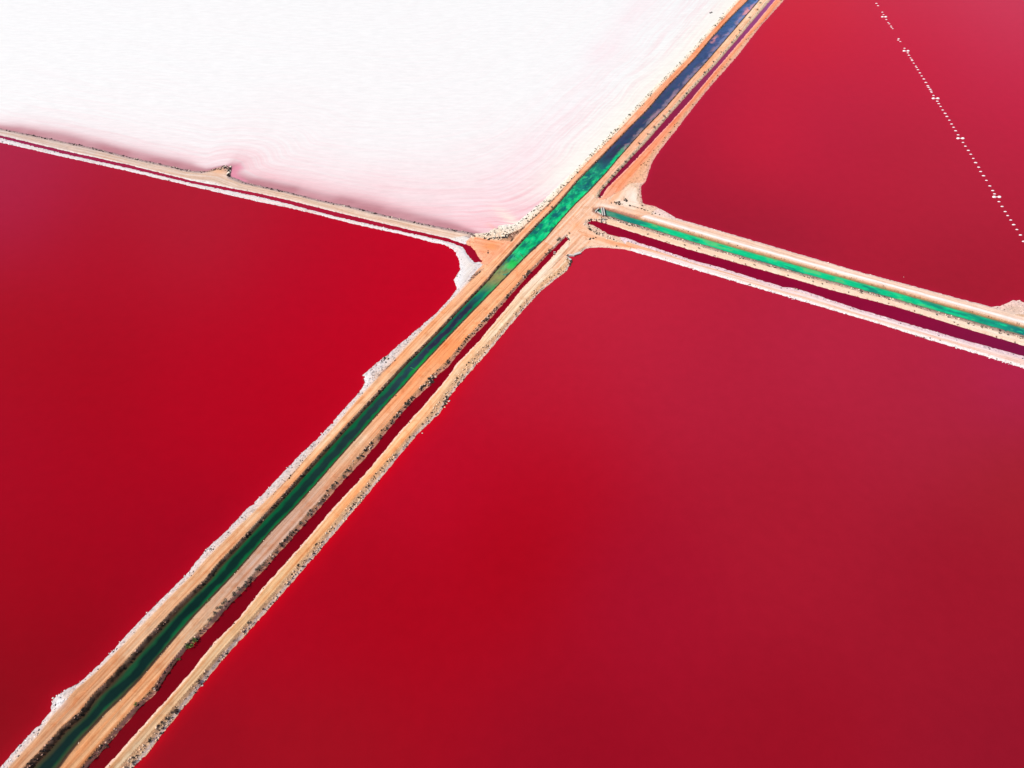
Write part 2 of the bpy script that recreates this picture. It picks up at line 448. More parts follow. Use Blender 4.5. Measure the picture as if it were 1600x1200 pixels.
salt(['NE','JE'], 'CF', (255,170,165), .6, .45)
# salt-white aprons at the four little spits
for (cx, cy, rx, ry, an, a) in [(570,593,9,13,25,1.0),(92,1098,12,9,-45,1.0),(718,428,9,26,12,.9),(723,394,9,7,30,.8),(740,404,14,10,50,.45),
                                (596,568,22,7,-40,.35)]:
    col = mix(col, C3((246,240,238)), a * spot(cx, cy, rx, ry, an) * la)
col = mix(col, C3((212,182,164)), .7 * spot(586,588,7,5,-40) * la)
col = mix(col, C3((250,186,140)), .8 * spot(342,266,16,6,0) * la)
col = mix(col, C3((216,176,140)), .5 * spot(1585,482,22,10,0) * la)
# gravel speckle on the banks
g = noise(x, y, .22, 91); g2 = noise(x, y, .45, 92)
bk = np.clip(dt / .4, 0, 1) * la
col = mix(col, col * .50, bk * np.clip((g - .58) * 5, 0, .85) * np.clip((g2 - .3) * 2, 0, 1))
col = mix(col, np.minimum(col * 1.35, .8), bk * np.clip((.3 - g) * 4, 0, .7))
# under water: mud
col = np.where((z < -.02)[:, None], col * .55, col)

def vec_attr(me, name, data, kind='FLOAT_COLOR'):
    at = me.attributes.new(name, kind, 'POINT')
    if kind == 'FLOAT_COLOR':
        d = np.ones((len(data), 4), np.float32); d[:, :3] = data
        at.data.foreach_set('color', d.ravel())
    elif kind == 'FLOAT_VECTOR':
        at.data.foreach_set('vector', np.asarray(data, np.float32).ravel())
    else:
        at.data.foreach_set('value', np.asarray(data, np.float32).ravel())

def new_mesh(name, co, faces, smooth=True):
    me = bpy.data.meshes.new(name)
    co = np.asarray(co, np.float32); faces = np.asarray(faces, np.int32)
    k = faces.shape[1]
    me.vertices.add(len(co)); me.vertices.foreach_set('co', co.ravel())
    me.loops.add(faces.size); me.loops.foreach_set('vertex_index', faces.ravel())
    me.polygons.add(len(faces))
    me.polygons.foreach_set('loop_start', np.arange(0, faces.size, k, dtype=np.int32))
    me.polygons.foreach_set('loop_total', np.full(len(faces), k, np.int32))
    me.update(calc_edges=True)
    if smooth: me.polygons.foreach_set('use_smooth', np.ones(len(faces), bool))
    return me

def link(name, me, mat, kind=None, parent=None, label=None, category=None, group=None):
    o = bpy.data.objects.new(name, me)
    sc.collection.objects.link(o)
    if me is not None and mat is not None and not me.materials: me.materials.append(mat)
    if kind: o['kind'] = kind
    if label: o['label'] = label
    if category: o['category'] = category
    if group: o['group'] = group
    if parent: o.parent = parent
    return o

# ------------------------------------------------------------------ materials
def base_mat(name, rough=.9, spec=.2):
    m = bpy.data.materials.new(name); m.use_nodes = True
    n = m.node_tree.nodes; l = m.node_tree.links
    b = n['Principled BSDF']
    b.inputs['Roughness'].default_value = rough
    b.inputs['Specular IOR Level'].default_value = spec
    return m, n, l, b
def attr_node(n, name):
    a = n.new('ShaderNodeAttribute'); a.attribute_name = name; return a
def noise_node(n, l, vec, scale, detail=4, rough=.6, sx=(1, 1, 1)):
    mp = n.new('ShaderNodeMapping'); mp.inputs['Scale'].default_value = sx
    l.new(vec, mp.inputs['Vector'])
    t_ = n.new('ShaderNodeTexNoise'); t_.inputs['Scale'].default_value = scale
    t_.inputs['Detail'].default_value = detail; t_.inputs['Roughness'].default_value = rough
    l.new(mp.outputs[0], t_.inputs['Vector'])
    return t_.outputs['Fac']
def ramp_f(n, l, fac, a0, a1, v0, v1):
    r = n.new('ShaderNodeMapRange'); r.inputs[1].default_value = a0; r.inputs[2].default_value = a1
    r.inputs[3].default_value = v0; r.inputs[4].default_value = v1
    l.new(fac, r.inputs[0]); return r.outputs[0]
def mul_col(n, l, col_, fac_):
    v = n.new('ShaderNodeVectorMath'); v.operation = 'SCALE'
    l.new(col_, v.inputs[0]); l.new(fac_, v.inputs['Scale']); return v.outputs[0]

def soil(name, streaky, lo, hi, bump):
    m, n, l, b = base_mat(name, .95, .1)
    a = attr_node(n, 'col'); st = attr_node(n, 'st')
    geo = n.new('ShaderNodeNewGeometry')
    fine = noise_node(n, l, geo.outputs['Position'], 5.0, 5, .75)
    f1 = ramp_f(n, l, fine, .25, .75, lo, hi)
    c = mul_col(n, l, a.outputs['Color'], f1)
    if streaky:
        s1 = noise_node(n, l, st.outputs['Vector'], 1.0, 5, .7, (7.0, .22, 1))
        c = mul_col(n, l, c, ramp_f(n, l, s1, .32, .68, .74, 1.18))
    l.new(c, b.inputs['Base Color'])
    bp = n.new('ShaderNodeBump'); bp.inputs['Strength'].default_value = .8; bp.inputs['Distance'].default_value = bump
    l.new(fine, bp.inputs['Height']); l.new(bp.outputs[0], b.inputs['Normal'])
    return m
M_track = soil('graded_dirt', True, .88, 1.12, .05)
M_bank = soil('stony_bank', False, .72, 1.22, .16)

def water_mat(name, rough=.12, bump=.01, lo=.95, hi=1.05, spec=.5):
    m, n, l, b = base_mat(name, rough, spec)
    b.inputs['IOR'].default_value = 1.33
    a = attr_node(n, 'col'); geo = n.new('ShaderNodeNewGeometry')
    f = noise_node(n, l, geo.outputs['Position'], .35, 4, .6)
    l.new(mul_col(n, l, a.outputs['Color'], ramp_f(n, l, f, .3, .7, lo, hi)), b.inputs['Base Color'])
    rp = noise_node(n, l, geo.outputs['Position'], 2.2, 3, .6, (1, 1.6, 1))
    bp = n.new('ShaderNodeBump'); bp.inputs['Strength'].default_value = .35; bp.inputs['Distance'].default_value = bump
    l.new(rp, bp.inputs['Height']); l.new(bp.outputs[0], b.inputs['Normal'])
    return m
M_pond = water_mat('red_brine', .18, .012, .97, 1.03, .12)
M_ditch = water_mat('ditch_water', .12, .006, spec=.15)
M_canal = water_mat('algae_water', .12, .008, .90, 1.12, .2)

# ------------------------------------------------------------------ the big ground sheet
me = new_mesh('ground', [(-3000,-1500,-1.2),(3000,-1500,-1.2),(3000,4500,-1.2),(-3000,4500,-1.2)], [(0,1,2,3)])
m, n, l, b = base_mat('desert_soil')
geo = n.new('ShaderNodeNewGeometry')
nf = noise_node(n, l, geo.outputs['Position'], .02, 6, .6)
cr = n.new('ShaderNodeValToRGB'); cr.color_ramp.elements[0].color = (.38,.24,.15,1); cr.color_ramp.elements[1].color = (.50,.36,.24,1)
l.new(nf, cr.inputs[0]); l.new(cr.outputs[0], b.inputs['Base Color'])
link('ground', me, m, 'structure')

# ------------------------------------------------------------------ land meshes
okq = mesh_mask[:-1, :-1] & mesh_mask[1:, :-1] & mesh_mask[:-1, 1:] & mesh_mask[1:, 1:]
qj, qi = np.nonzero(okq)
quads = np.stack([vid[qj, qi], vid[qj, qi + 1], vid[qj + 1, qi + 1], vid[qj + 1, qi]], 1)
qt = track[qj, qi]
allco = np.stack([x, y, z], 1)
stv = np.stack([uu, vv, np.zeros_like(uu)], 1)
def sub_object(name, sel, mat, kind='structure'):
    q = quads[sel]
    if not len(q): return None
    used, inv = np.unique(q, return_inverse=True)
    me = new_mesh(name, allco[used], inv.reshape(-1, 4))
    vec_attr(me, 'col', col[used]); vec_attr(me, 'st', stv[used], 'FLOAT_VECTOR')
    return link(name, me, mat, kind)
for i, (n_, p) in enumerate(TRACKS):
    sub_object('dirt_track' if n_ not in ('EM','ES','WB','WC') else 'berm', qt == i, M_track)
qow = ow[quads[:, 0]]
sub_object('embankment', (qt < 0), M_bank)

# ------------------------------------------------------------------ canals and ditches (surface at 0)
def mixkeys(v, ks, cs):
    cs = np.array([alb(c) for c in cs])
    return np.stack([np.interp(v, ks, cs[:, i]) for i in range(3)], 1)
def near_line(pl, xq, yq):
    pl = np.asarray(pl); d = np.full(len(xq), 1e9)
    for a, b in zip(pl[:-1], pl[1:]):
        v = b - a; l2 = v @ v
        t_ = np.clip(((xq - a[0]) * v[0] + (yq - a[1]) * v[1]) / l2, 0, 1)
        d = np.minimum(d, np.hypot(xq - a[0] - t_ * v[0], yq - a[1] - t_ * v[1]))
    return d
def channel(name, wn, L, R, colour, mat, zlev, grow=.55):
    m_ = near & ((water == WI[wn]) | ((OW == WI[wn]) & land & (DW < grow)))
    j, i = np.nonzero(m_)
    v_ = np.full((NY, NX), -1, np.int32); v_[j, i] = np.arange(len(j))
    xq, yq = XX[j, i].astype(float), YY[j, i].astype(float)
    dl, dr = near_line(L, xq, yq), near_line(R, xq, yq)
    u = dl / (dl + dr + 1e-6)
    qx, qy = to_px(xq, yq, 0)
    c = colour(u, qy, qx, xq, yq, dl, dr)
    ok = m_[:-1, :-1] & m_[1:, :-1] & m_[:-1, 1:] & m_[1:, 1:]
    a, b_ = np.nonzero(ok)
    q = np.stack([v_[a, b_], v_[a, b_ + 1], v_[a + 1, b_ + 1], v_[a + 1, b_]], 1)
    me = new_mesh(name, np.stack([xq, yq, np.full(len(xq), zlev)], 1), q)
    vec_attr(me, 'col', np.clip(c, 0, .9))
    return link(name, me, mat, 'structure')

def canal_col(u, v, hpx, X, Y, dl, dr):
    ks = [0, 60, 140, 225, 245, 262, 300, 330, 380, 405, 425, 436, 446, 462, 480, 540, 575, 590, 640, 800, 950, 1200]
    ctr = mixkeys(v, ks, [(66,104,156),(62,84,132),(56,70,106),(48,54,80),(46,54,80),(36,96,104),(24,120,110),(14,150,112),(10,168,104),(30,160,88),
          (120,138,84),(140,142,88),(24,140,90),(28,104,96),(44,42,64),(44,42,64),(40,66,76),(38,60,66),(34,52,54),(12,46,36),(7,38,32),(10,38,34)])
    lft = mixkeys(v, ks, [(58,96,146),(58,82,126),(64,68,102),(60,66,100),(50,70,96),(30,96,92),(20,130,104),(14,180,110),(20,196,110),(90,150,80),
          (120,110,74),(130,120,80),(36,150,90),(22,140,90),(12,110,78),(10,100,70),(24,100,66),(20,108,66),(8,94,54),(6,88,50),(16,84,48),(30,62,40)])
    rgt = mixkeys(v, ks, [(120,140,190),(110,120,160),(130,112,134),(110,110,120),(10,190,120),(8,196,122),(6,206,118),(6,214,118),(8,214,116),(60,180,100),
          (110,140,90),(140,140,88),(30,166,90),(16,150,92),(10,118,74),(8,118,66),(24,150,54),(12,120,60),(8,112,56),(6,100,50),(8,92,50),(20,76,44)])
    a1 = fbm(X, Y, 3.4, 5, 4)
    w = np.clip((u - .5) * 2, -1, 1) * 1.12 + (a1 - .5) * .9 - .10 * (v > 560)
    c = mix(ctr, lft, np.clip((-w - .38) * 3.0, 0, 1)); c = mix(c, rgt, np.clip((w - .40) * 3.0, 0, 1))
    Pf, Qf = X * .85 - Y * .53, X * .53 + Y * .85
    # submerged algae clumps, and open dark patches between them
    al = ((v > 255) & (v < 430)).astype(float) * np.clip((v - 250) / 20, 0, 1)
    a2 = fbm(Pf, Qf * .6, 2.0, 61, 5)
    brt = np.interp(v, [255, 300, 340, 400, 430], [.25, .55, 1, 1, .6])
    c = mix(c, alb((10,200,126)), al * brt * np.clip((a2 - .48) * 7, 0, .95))
    c = mix(c, alb((22,88,104)), al * np.clip((.46 - a2) * 7, 0, .85))
    a3 = fbm(Pf, Qf * .5, 1.1, 67, 4)
    a4 = fbm(Pf, Qf * .4, .6, 68, 3)
    c = mix(c, alb((70,214,140)), al * np.clip((a4 - .60) * 6, 0, .5))
    c = mix(c, alb((14,84,80)), np.clip((.36 - a4) * 6, 0, .55) * (v < 640))
    c = mix(c, alb((16,120,92)), al * np.clip((.42 - a3) * 5, 0, .6))
    sh = np.clip(1 - np.abs(v - 432) / 26, 0, 1)
    c = mix(c, alb((152,140,88)), sh * np.clip((a2 - .40) * 5 + .3, 0, .8))
    c = mix(c, alb((26,196,80)), np.clip(1 - np.abs(v - 412) / 26, 0, 1) * np.clip((.52 - a1) * 7, 0, .9))
    # mud showing through at the shallow margins
    ml = np.interp(v, [0, 300, 400, 500, 800, 1200], [.10, .15, .25, .25, .40, .9])
    c = mix(c, alb((70,52,34)), np.clip(1.1 - dl / np.maximum(ml * (.5 + a3), .05), 0, .85))
    mr = np.interp(v, [0, 130, 230, 260, 600, 900, 1200], [.4, .5, .3, .05, .15, .3, .8])
    c = mix(c, alb((74,56,38)), np.clip(1 - dr / np.maximum(mr * (.4 + a3), .05), 0, .85) * (v > 250))
    # mauve mud flats and bars in the blue reach
    bl = (v < 235) * 1.0
    c = mix(c, alb((176,130,140)), bl * np.clip((a3 - .50) * 4, 0, .6) * np.clip((u - .5) * 3, 0, 1) )
    c = mix(c, alb((44,62,100)), bl * np.clip((.44 - a1) * 5, 0, .5))
    isl = np.exp(-(((hpx - 1168) + (v - 17)) / 6) ** 2 - (((hpx - 1168) * .7 - (v - 17) * .7) / 11) ** 2)
    c = mix(c, alb((232,150,150)), isl * np.clip((a3 - .38) * 6, 0, 1))
    isl = np.exp(-(((hpx - 1115) + (v - 62)) / 4) ** 2 - (((hpx - 1115) * .7 - (v - 62) * .7) / 8) ** 2)
    c = mix(c, alb((222,140,140)), isl * np.clip((a3 - .42) * 6, 0, 1))
    # streaks drawn out along the flow
    f1 = fbm((X * .78 - Y * .62) * 3, (X * .62 + Y * .78) * .4, 1.4, 8, 3)
    return c * (.86 + .28 * f1)[:, None]
channel('canal', 'D', DLw, DRw, canal_col, M_canal, 0.0)
def canal2_col(u, v, hpx, X, Y, dl, dr):
    Pg, Qg = X * .42 + Y * .91, X * .91 - Y * .42
    a1 = fbm(Pg, Qg * .35, 1.5, 15, 5); a2 = fbm(Pg, Qg * .3, .55, 19, 4)
    ks = [920, 950, 985, 1010, 1060, 1250, 1480, 1560, 1600]
    c = mixkeys(hpx, ks, [(90,150,120),(84,150,120),(26,150,116),(12,180,124),(12,200,130),(12,198,130),(12,186,126),(18,152,122),(24,108,112)])
    c = mix(c, alb((26,126,112)), np.clip((.47 - a1) * 6, 0, .8))
    c = mix(c, alb((24,212,140)), np.clip((a2 - .52) * 5, 0, .7) * (hpx > 1000))
    c = mix(c, alb((120,200,110)), np.clip((a1 - .60) * 5, 0, .5) * (hpx > 1000))
    c = mix(c, alb((128,118,78)), np.clip(1 - dl / .7, 0, .7)); c = mix(c, alb((70,96,84)), np.clip(1 - dr / .4, 0, .6))
    return c
channel('canal', 'G', ext_world(W(G_up), 0, 330), ext_world(W(G_lo), 0, 330), canal2_col, M_canal, 0.0)
def ditch(name, wn, L, R, ks, cs, by_x=False, edge=None):
    def f(u, v, hpx, X, Y, dl, dr):
        c = mixkeys(hpx if by_x else v, ks, cs)
        if edge is not None:
            c = mix(c, alb(edge), np.clip(1 - np.minimum(dl, dr) / .35, 0, .35))
        return c * (.95 + .1 * fbm(X, Y, 5, 4, 3))[:, None]
    channel(name, wn, L, R, f, M_ditch, 0.0, .5)
ditch('ditch', 'E', W(E_L), W(E_R), [360,480,600,800,1200], [(146,2,30),(142,2,26),(136,0,20),(126,0,18),(118,0,14)])
ditch('ditch', 'F', W(F_L), W(F_R), [0,60,150,200,310], [(156,72,132),(148,50,98),(142,30,70),(140,20,58),(138,10,46)])
ditch('ditch', 'H', W(H_up), W(H_lo), [920,1100,1400,1600], [(150,2,36),(140,2,42),(138,8,50),(122,16,60)], True)
ditch('ditch', 'I', W(I_up), W(I_lo), [0,400,700,760], [(150,22,66),(168,22,52),(164,8,38),(150,4,32)], True)

# ------------------------------------------------------------------ ponds
def inside(poly, pts):
    r = np.zeros(len(pts), bool); p = np.asarray(poly); q = np.roll(p, -1, 0)
    for (ax, ay), (bx, by) in zip(p, q):
        if ay == by: continue
        c = ((ay > pts[:, 1]) != (by > pts[:, 1]))
        xi = ax + (pts[:, 1] - ay) * (bx - ax) / (by - ay)
        r ^= c & (pts[:, 0] < xi)
    return r
def offset_line(w, d):
    t_ = np.gradient(w, axis=0); t_ /= np.hypot(t_[:, 0], t_[:, 1])[:, None] + 1e-9
    return w + np.stack([-t_[:, 1], t_[:, 0]], 1) * d
def dens(w, step):
    L = np.hypot(*np.diff(w, axis=0).T).sum()
    return resample(w, max(4, int(L / step)))
def pond(name, shore, closing, side, ctrl, near_shore, mat, coarse=4.0):
    """shore: world line; side=+1 when the water lies left of it"""
    s1 = dens(shore, 1.2)
    outline = np.concatenate([offset_line(s1, -side * .45), closing])
    pts = [outline]
    for d_ in (.5, 1.2, 2.5, 5):
        r = offset_line(dens(shore, 1.2 if d_ < 2 else 2.5), side * d_)
        pts.append(r[inside(outline, r)])
    gx, gy = np.meshgrid(np.arange(-330, 330, coarse), np.arange(-40, 460, coarse))
    gp = np.stack([gx.ravel(), gy.ravel()], 1)
    gp = gp[inside(outline, gp)]
    gp = gp[near_line(shore, gp[:, 0], gp[:, 1]) > 4]
    pts.append(gp)
    P = np.concatenate(pts)
    n0 = len(outline)
    vs, es, fs, *_ = delaunay_2d_cdt([Vector(p) for p in P.tolist()], [], [list(range(n0))], 1, 1e-4)
    co = np.array([(v.x, v.y, 0.0) for v in vs])
    me = bpy.data.meshes.new(name)
    me.from_pydata(co.tolist(), [], fs); me.update()
    qx, qy = to_px(co[:, 0], co[:, 1], 0)
    qx = np.clip(qx, -300, 1900); qy = np.clip(qy, -150, 1400)
    bad = (co[:, 1] * CP + H * SP) < 5
    qy[bad] = 1400; qx[bad] = 800
    cp = np.array([c[0] for c in ctrl], float); cc = np.array([alb(c[1]) for c in ctrl])  # brine tones, with lens vignetting and sky reflection blended into the base colour
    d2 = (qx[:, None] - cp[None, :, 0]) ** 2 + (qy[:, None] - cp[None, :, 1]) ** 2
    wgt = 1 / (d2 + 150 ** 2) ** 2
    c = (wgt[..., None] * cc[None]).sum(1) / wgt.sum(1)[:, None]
    ds = near_line(shore, co[:, 0], co[:, 1])
    cl = fbm(co[:, 0], co[:, 1], 40, 5, 4)
    c = c * (.97 + .06 * cl)[:, None]
    c = near_shore(c, ds, qx, qy, co)
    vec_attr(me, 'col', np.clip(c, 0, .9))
    return link(name, me, mat, 'structure')
def shA(c, ds, qx, qy, co):
    c = mix(c, alb((206,8,36)), .35 * np.exp(-ds / 1.6) * (qy > 380))
    return c
def shB(c, ds, qx, qy, co):
    k = np.interp(qy, [480, 620, 1200], [.1, .7, .6]) * (qx < 900)
    return mix(c, alb((224,0,20)), k * np.exp(-ds / np.interp(qy, [400, 1200], [1.6, .8])))
def shC(c, ds, qx, qy, co):
    return mix(c, alb((190,20,60)), .5 * np.exp(-ds / .8))
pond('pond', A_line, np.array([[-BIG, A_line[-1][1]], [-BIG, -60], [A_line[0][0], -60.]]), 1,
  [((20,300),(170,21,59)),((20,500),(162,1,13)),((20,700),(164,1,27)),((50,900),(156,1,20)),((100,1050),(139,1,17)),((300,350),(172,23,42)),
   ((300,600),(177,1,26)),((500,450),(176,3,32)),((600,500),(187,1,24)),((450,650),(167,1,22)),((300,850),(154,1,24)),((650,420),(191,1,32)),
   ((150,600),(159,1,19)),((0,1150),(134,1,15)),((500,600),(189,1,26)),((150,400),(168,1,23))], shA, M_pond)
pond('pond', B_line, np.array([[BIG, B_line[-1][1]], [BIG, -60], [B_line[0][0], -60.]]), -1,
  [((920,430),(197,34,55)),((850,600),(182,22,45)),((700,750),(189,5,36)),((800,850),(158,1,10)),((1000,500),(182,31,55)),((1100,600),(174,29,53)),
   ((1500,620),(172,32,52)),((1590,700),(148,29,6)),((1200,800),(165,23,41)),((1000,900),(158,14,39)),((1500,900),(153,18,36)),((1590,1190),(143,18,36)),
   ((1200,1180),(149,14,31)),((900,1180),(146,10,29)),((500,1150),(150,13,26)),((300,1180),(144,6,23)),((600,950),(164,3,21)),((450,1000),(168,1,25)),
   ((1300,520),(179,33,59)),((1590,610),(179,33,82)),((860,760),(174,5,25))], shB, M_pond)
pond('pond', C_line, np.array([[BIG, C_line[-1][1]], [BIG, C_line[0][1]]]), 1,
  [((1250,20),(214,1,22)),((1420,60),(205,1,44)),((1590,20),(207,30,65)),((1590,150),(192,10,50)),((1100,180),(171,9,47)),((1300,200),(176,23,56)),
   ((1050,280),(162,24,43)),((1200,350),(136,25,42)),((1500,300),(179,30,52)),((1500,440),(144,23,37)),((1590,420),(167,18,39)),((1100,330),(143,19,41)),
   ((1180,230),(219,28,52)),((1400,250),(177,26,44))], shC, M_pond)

# ------------------------------------------------------------------ salt flat
def salt_mat():
    m, n, l, b = base_mat('salt_crust', .7, .3)
    a = attr_node(n, 'col'); pk = attr_node(n, 'pink'); st = attr_node(n, 'st')
    geo = n.new('ShaderNodeNewGeometry')
    s1 = noise_node(n, l, st.outputs['Vector'], 1.0, 6, .65, (.9, .03, 1))
    s2 = noise_node(n, l, geo.outputs['Position'], .8, 8, .78, (.22, .9, 1))
    f = n.new('ShaderNodeMath'); f.operation = 'MULTIPLY'
    l.new(ramp_f(n, l, s1, .42, .66, 0, .75), f.inputs[0]); l.new(pk.outputs['Fac'], f.inputs[1])
    mx = n.new('ShaderNodeMix'); mx.data_type = 'RGBA'
    mx.inputs[7].default_value = (*alb((244,172,178)), 1)
    l.new(f.outputs[0], mx.inputs[0]); l.new(a.outputs['Color'], mx.inputs[6])
    mx.clamp_factor = True
    l.new(mul_col(n, l, mx.outputs[2], ramp_f(n, l, s2, .35, .65, .93, 1.05)), b.inputs['Base Color'])
    bp = n.new('ShaderNodeBump'); bp.inputs['Strength'].default_value = .3; bp.inputs['Distance'].default_value = .02
    l.new(s2, bp.inputs['Height']); l.new(bp.outputs[0], b.inputs['Normal'])
    return m
M_salt = salt_mat()
def salt_flat():
    s1 = dens(J_line, 1.0)
    closing = np.array([[-BIG, J_line[-1][1]], [-BIG, J_line[0][1]]])
    side = 1
    outline = np.concatenate([offset_line(s1, -side * .5), closing])
    pts = [outline]
    for d_ in (.4, .9, 1.5, 2.2, 3.0, 4.0, 5.2, 6.6, 8.5):
        r = offset_line(dens(J_line, 1.0 if d_ < 4 else 1.8), side * d_)
        pts.append(r[inside(outline, r)])
    gx, gy = np.meshgrid(np.arange(-330, 200, 2.4), np.arange(120, 460, 2.4))
    gp = np.stack([gx.ravel(), gy.ravel()], 1)
    qx, qy = to_px(gp[:, 0], gp[:, 1], 0)
    gp = gp[(qx > -250) & (qy > -100)]
    gp = gp[inside(outline, gp)]
    gp = gp[near_line(J_line, gp[:, 0], gp[:, 1]) > 9]
    pts.append(gp)
    P = np.concatenate(pts)
    vs, es, fs, *_ = delaunay_2d_cdt([Vector(p) for p in P.tolist()], [], [list(range(len(outline)))], 1, 1e-4)
    co = np.array([(v.x, v.y, 0.0) for v in vs])
    me = bpy.data.meshes.new('salt_flat'); me.from_pydata(co.tolist(), [], fs); me.update()
    X, Y = co[:, 0], co[:, 1]
    Jw, Jm = ext_world(W(J_west), 330, 0), ext_world(W(J_main), 0, 330)
    dwst = near_line(Jw, X, Y); dm = near_line(Jm, X, Y)
    k = 14.0
    dsm = -k * np.log(np.exp(-dwst / k) + np.exp(-dm / k)) + k * math.log(2) * .5
    qx, qy = to_px(X, Y, 0)
    wv = (fbm(X, Y, 30, 4, 4) - .5)
    col_ = np.repeat(C3((245,242,237)), len(X), 0)
    # pink brine stain against the two causeways
    reach_w = np.interp(qx, [-100, 0, 150, 300, 500, 700], [4, 6, 15, 22, 38, 48])
    pw = np.exp(-(dwst / reach_w) ** 1.2 * 1.6) * (1 + 1.4 * wv)
    col_ = mix(col_, C3((246,200,202)), np.clip(pw * .45, 0, 1))
    corner = np.exp(-(np.maximum(dsm, 0) / 16) ** 1.3) * np.clip(1 - np.hypot(qx - 770, (qy - 350) * 1.5) / 330, 0, 1)
    col_ = mix(col_, C3((244,186,190)), np.clip(corner * .5 * (1 + wv), 0, .7))
    band = np.exp(-((dm - (11 + 22 * np.clip((300 - qy) / 300, 0, 1) ** 1.0 + 6 * wv)) / 5.5) ** 2) * np.clip((380 - qy) / 60, 0, 1)
    col_ = mix(col_, C3((248,226,226)), np.clip(band * (.35 + wv), 0, .5))
    crust = np.exp(-(dm / 8.0) ** 2) * np.clip((330 - qy) / 60, 0, 1)
    col_ = mix(col_, C3((249,244,230)), crust * .9)
    # wet grey-mauve mud in the lee of the western causeway
    wd = np.interp(qx, [-50, 0, 30, 100, 300, 330, 352, 362, 380, 600, 700, 745], [1.8,2.0,3.4,4.8,3.6,1.2,.4,2.2,3.4,4.2,3.2,1.0]) * (1 + .5 * wv)
    mud = np.exp(-(dwst / (wd * 1.05 + .01)) ** 3.2) * (.75 + .5 * fbm(X, Y, 6, 33, 3))
    col_ = mix(col_, C3((160,104,108)), mud * .95)
    mud2 = np.exp(-(dwst / (wd * 1.8 + .4)) ** 2.0)
    col_ = mix(col_, C3((222,150,158)), mud2 * .4)
    hook = np.exp(-((np.hypot((qx - 395) / 2.2, (qy - 271)) - 14) / 4) ** 2) * (qx < 385) 
    col_ = mix(col_, C3((238,140,165)), np.clip(hook * .7, 0, .7))
    # pale shingle at the corner where the causeways meet
    shin = np.exp(-((((qx - 800) * .8 + (qy - 345) * .6) / 30) ** 2 + ((-(qx - 800) * .6 + (qy - 345) * .8) / 7) ** 2))
    col_ = mix(col_, C3((255,244,222)), shin * .95)
    col_ = mix(col_, C3((255,175,140)), .7 * np.exp(-((((qx - 770) * .85 + (qy - 356) * .5) / 16) ** 2 + ((-(qx - 770) * .5 + (qy - 356) * .85) / 2.2) ** 2)))
    vec_attr(me, 'col', np.clip(col_, 0, .9))
    pink = np.clip(.85 * np.exp(-(np.maximum(dsm, 0) / 15)) + .05, 0, 1)
    pink = pink * np.interp(qx, [-50, 150, 400], [.35, .7, 1]) * (.6 + 1.2 * fbm(X, Y, 24, 71, 3)) * (1 - .8 * np.clip(mud, 0, 1))
    pink *= 1 - .8 * np.clip(crust, 0, 1)
    vec_attr(me, 'pink', pink, 'FLOAT')
    vec_attr(me, 'st', np.stack([dsm * 1.0 + wv * 5, X * .8 + Y * .6, np.zeros(len(X))], 1), 'FLOAT_VECTOR')
    return link('salt_flat', me, M_salt, 'structure')
salt_flat()

# ------------------------------------------------------------------ stones
PHI = (1 + 5 ** .5) / 2
ICO_V = np.array([(-1,PHI,0),(1,PHI,0),(-1,-PHI,0),(1,-PHI,0),(0,-1,PHI),(0,1,PHI),(0,-1,-PHI),(0,1,-PHI),(PHI,0,-1),(PHI,0,1),(-PHI,0,-1),(-PHI,0,1)])
ICO_V = ICO_V / np.linalg.norm(ICO_V[0])
ICO_F = np.array([(0,11,5),(0,5,1),(0,1,7),(0,7,10),(0,10,11),(1,5,9),(5,11,4),(11,10,2),(10,7,6),(7,1,8),(3,9,4),(3,4,2),(3,2,6),(3,6,8),(3,8,9),(4,9,5),(2,4,11),(6,2,10),(8,6,7),(9,8,1)])
def stone_mat():
    m, n, l, b = base_mat('stone', .9, .2)
    a = attr_node(n, 'col'); geo = n.new('ShaderNodeNewGeometry')
    f = noise_node(n, l, geo.outputs['Position'], 9, 4, .7)
    l.new(mul_col(n, l, a.outputs['Color'], ramp_f(n, l, f, .3, .7, .75, 1.2)), b.inputs['Base Color'])
    return m
M_stone = stone_mat()

def terrain_z(xq, yq):
    i = np.clip(np.round((np.asarray(xq) - X0) / S).astype(int), 0, NX - 1)
    j = np.clip(np.round((np.asarray(yq) - Y0) / S).astype(int), 0, NY - 1)
    v = vid[j, i]
    return np.where(v >= 0, z[np.maximum(v, 0)], 0.0)

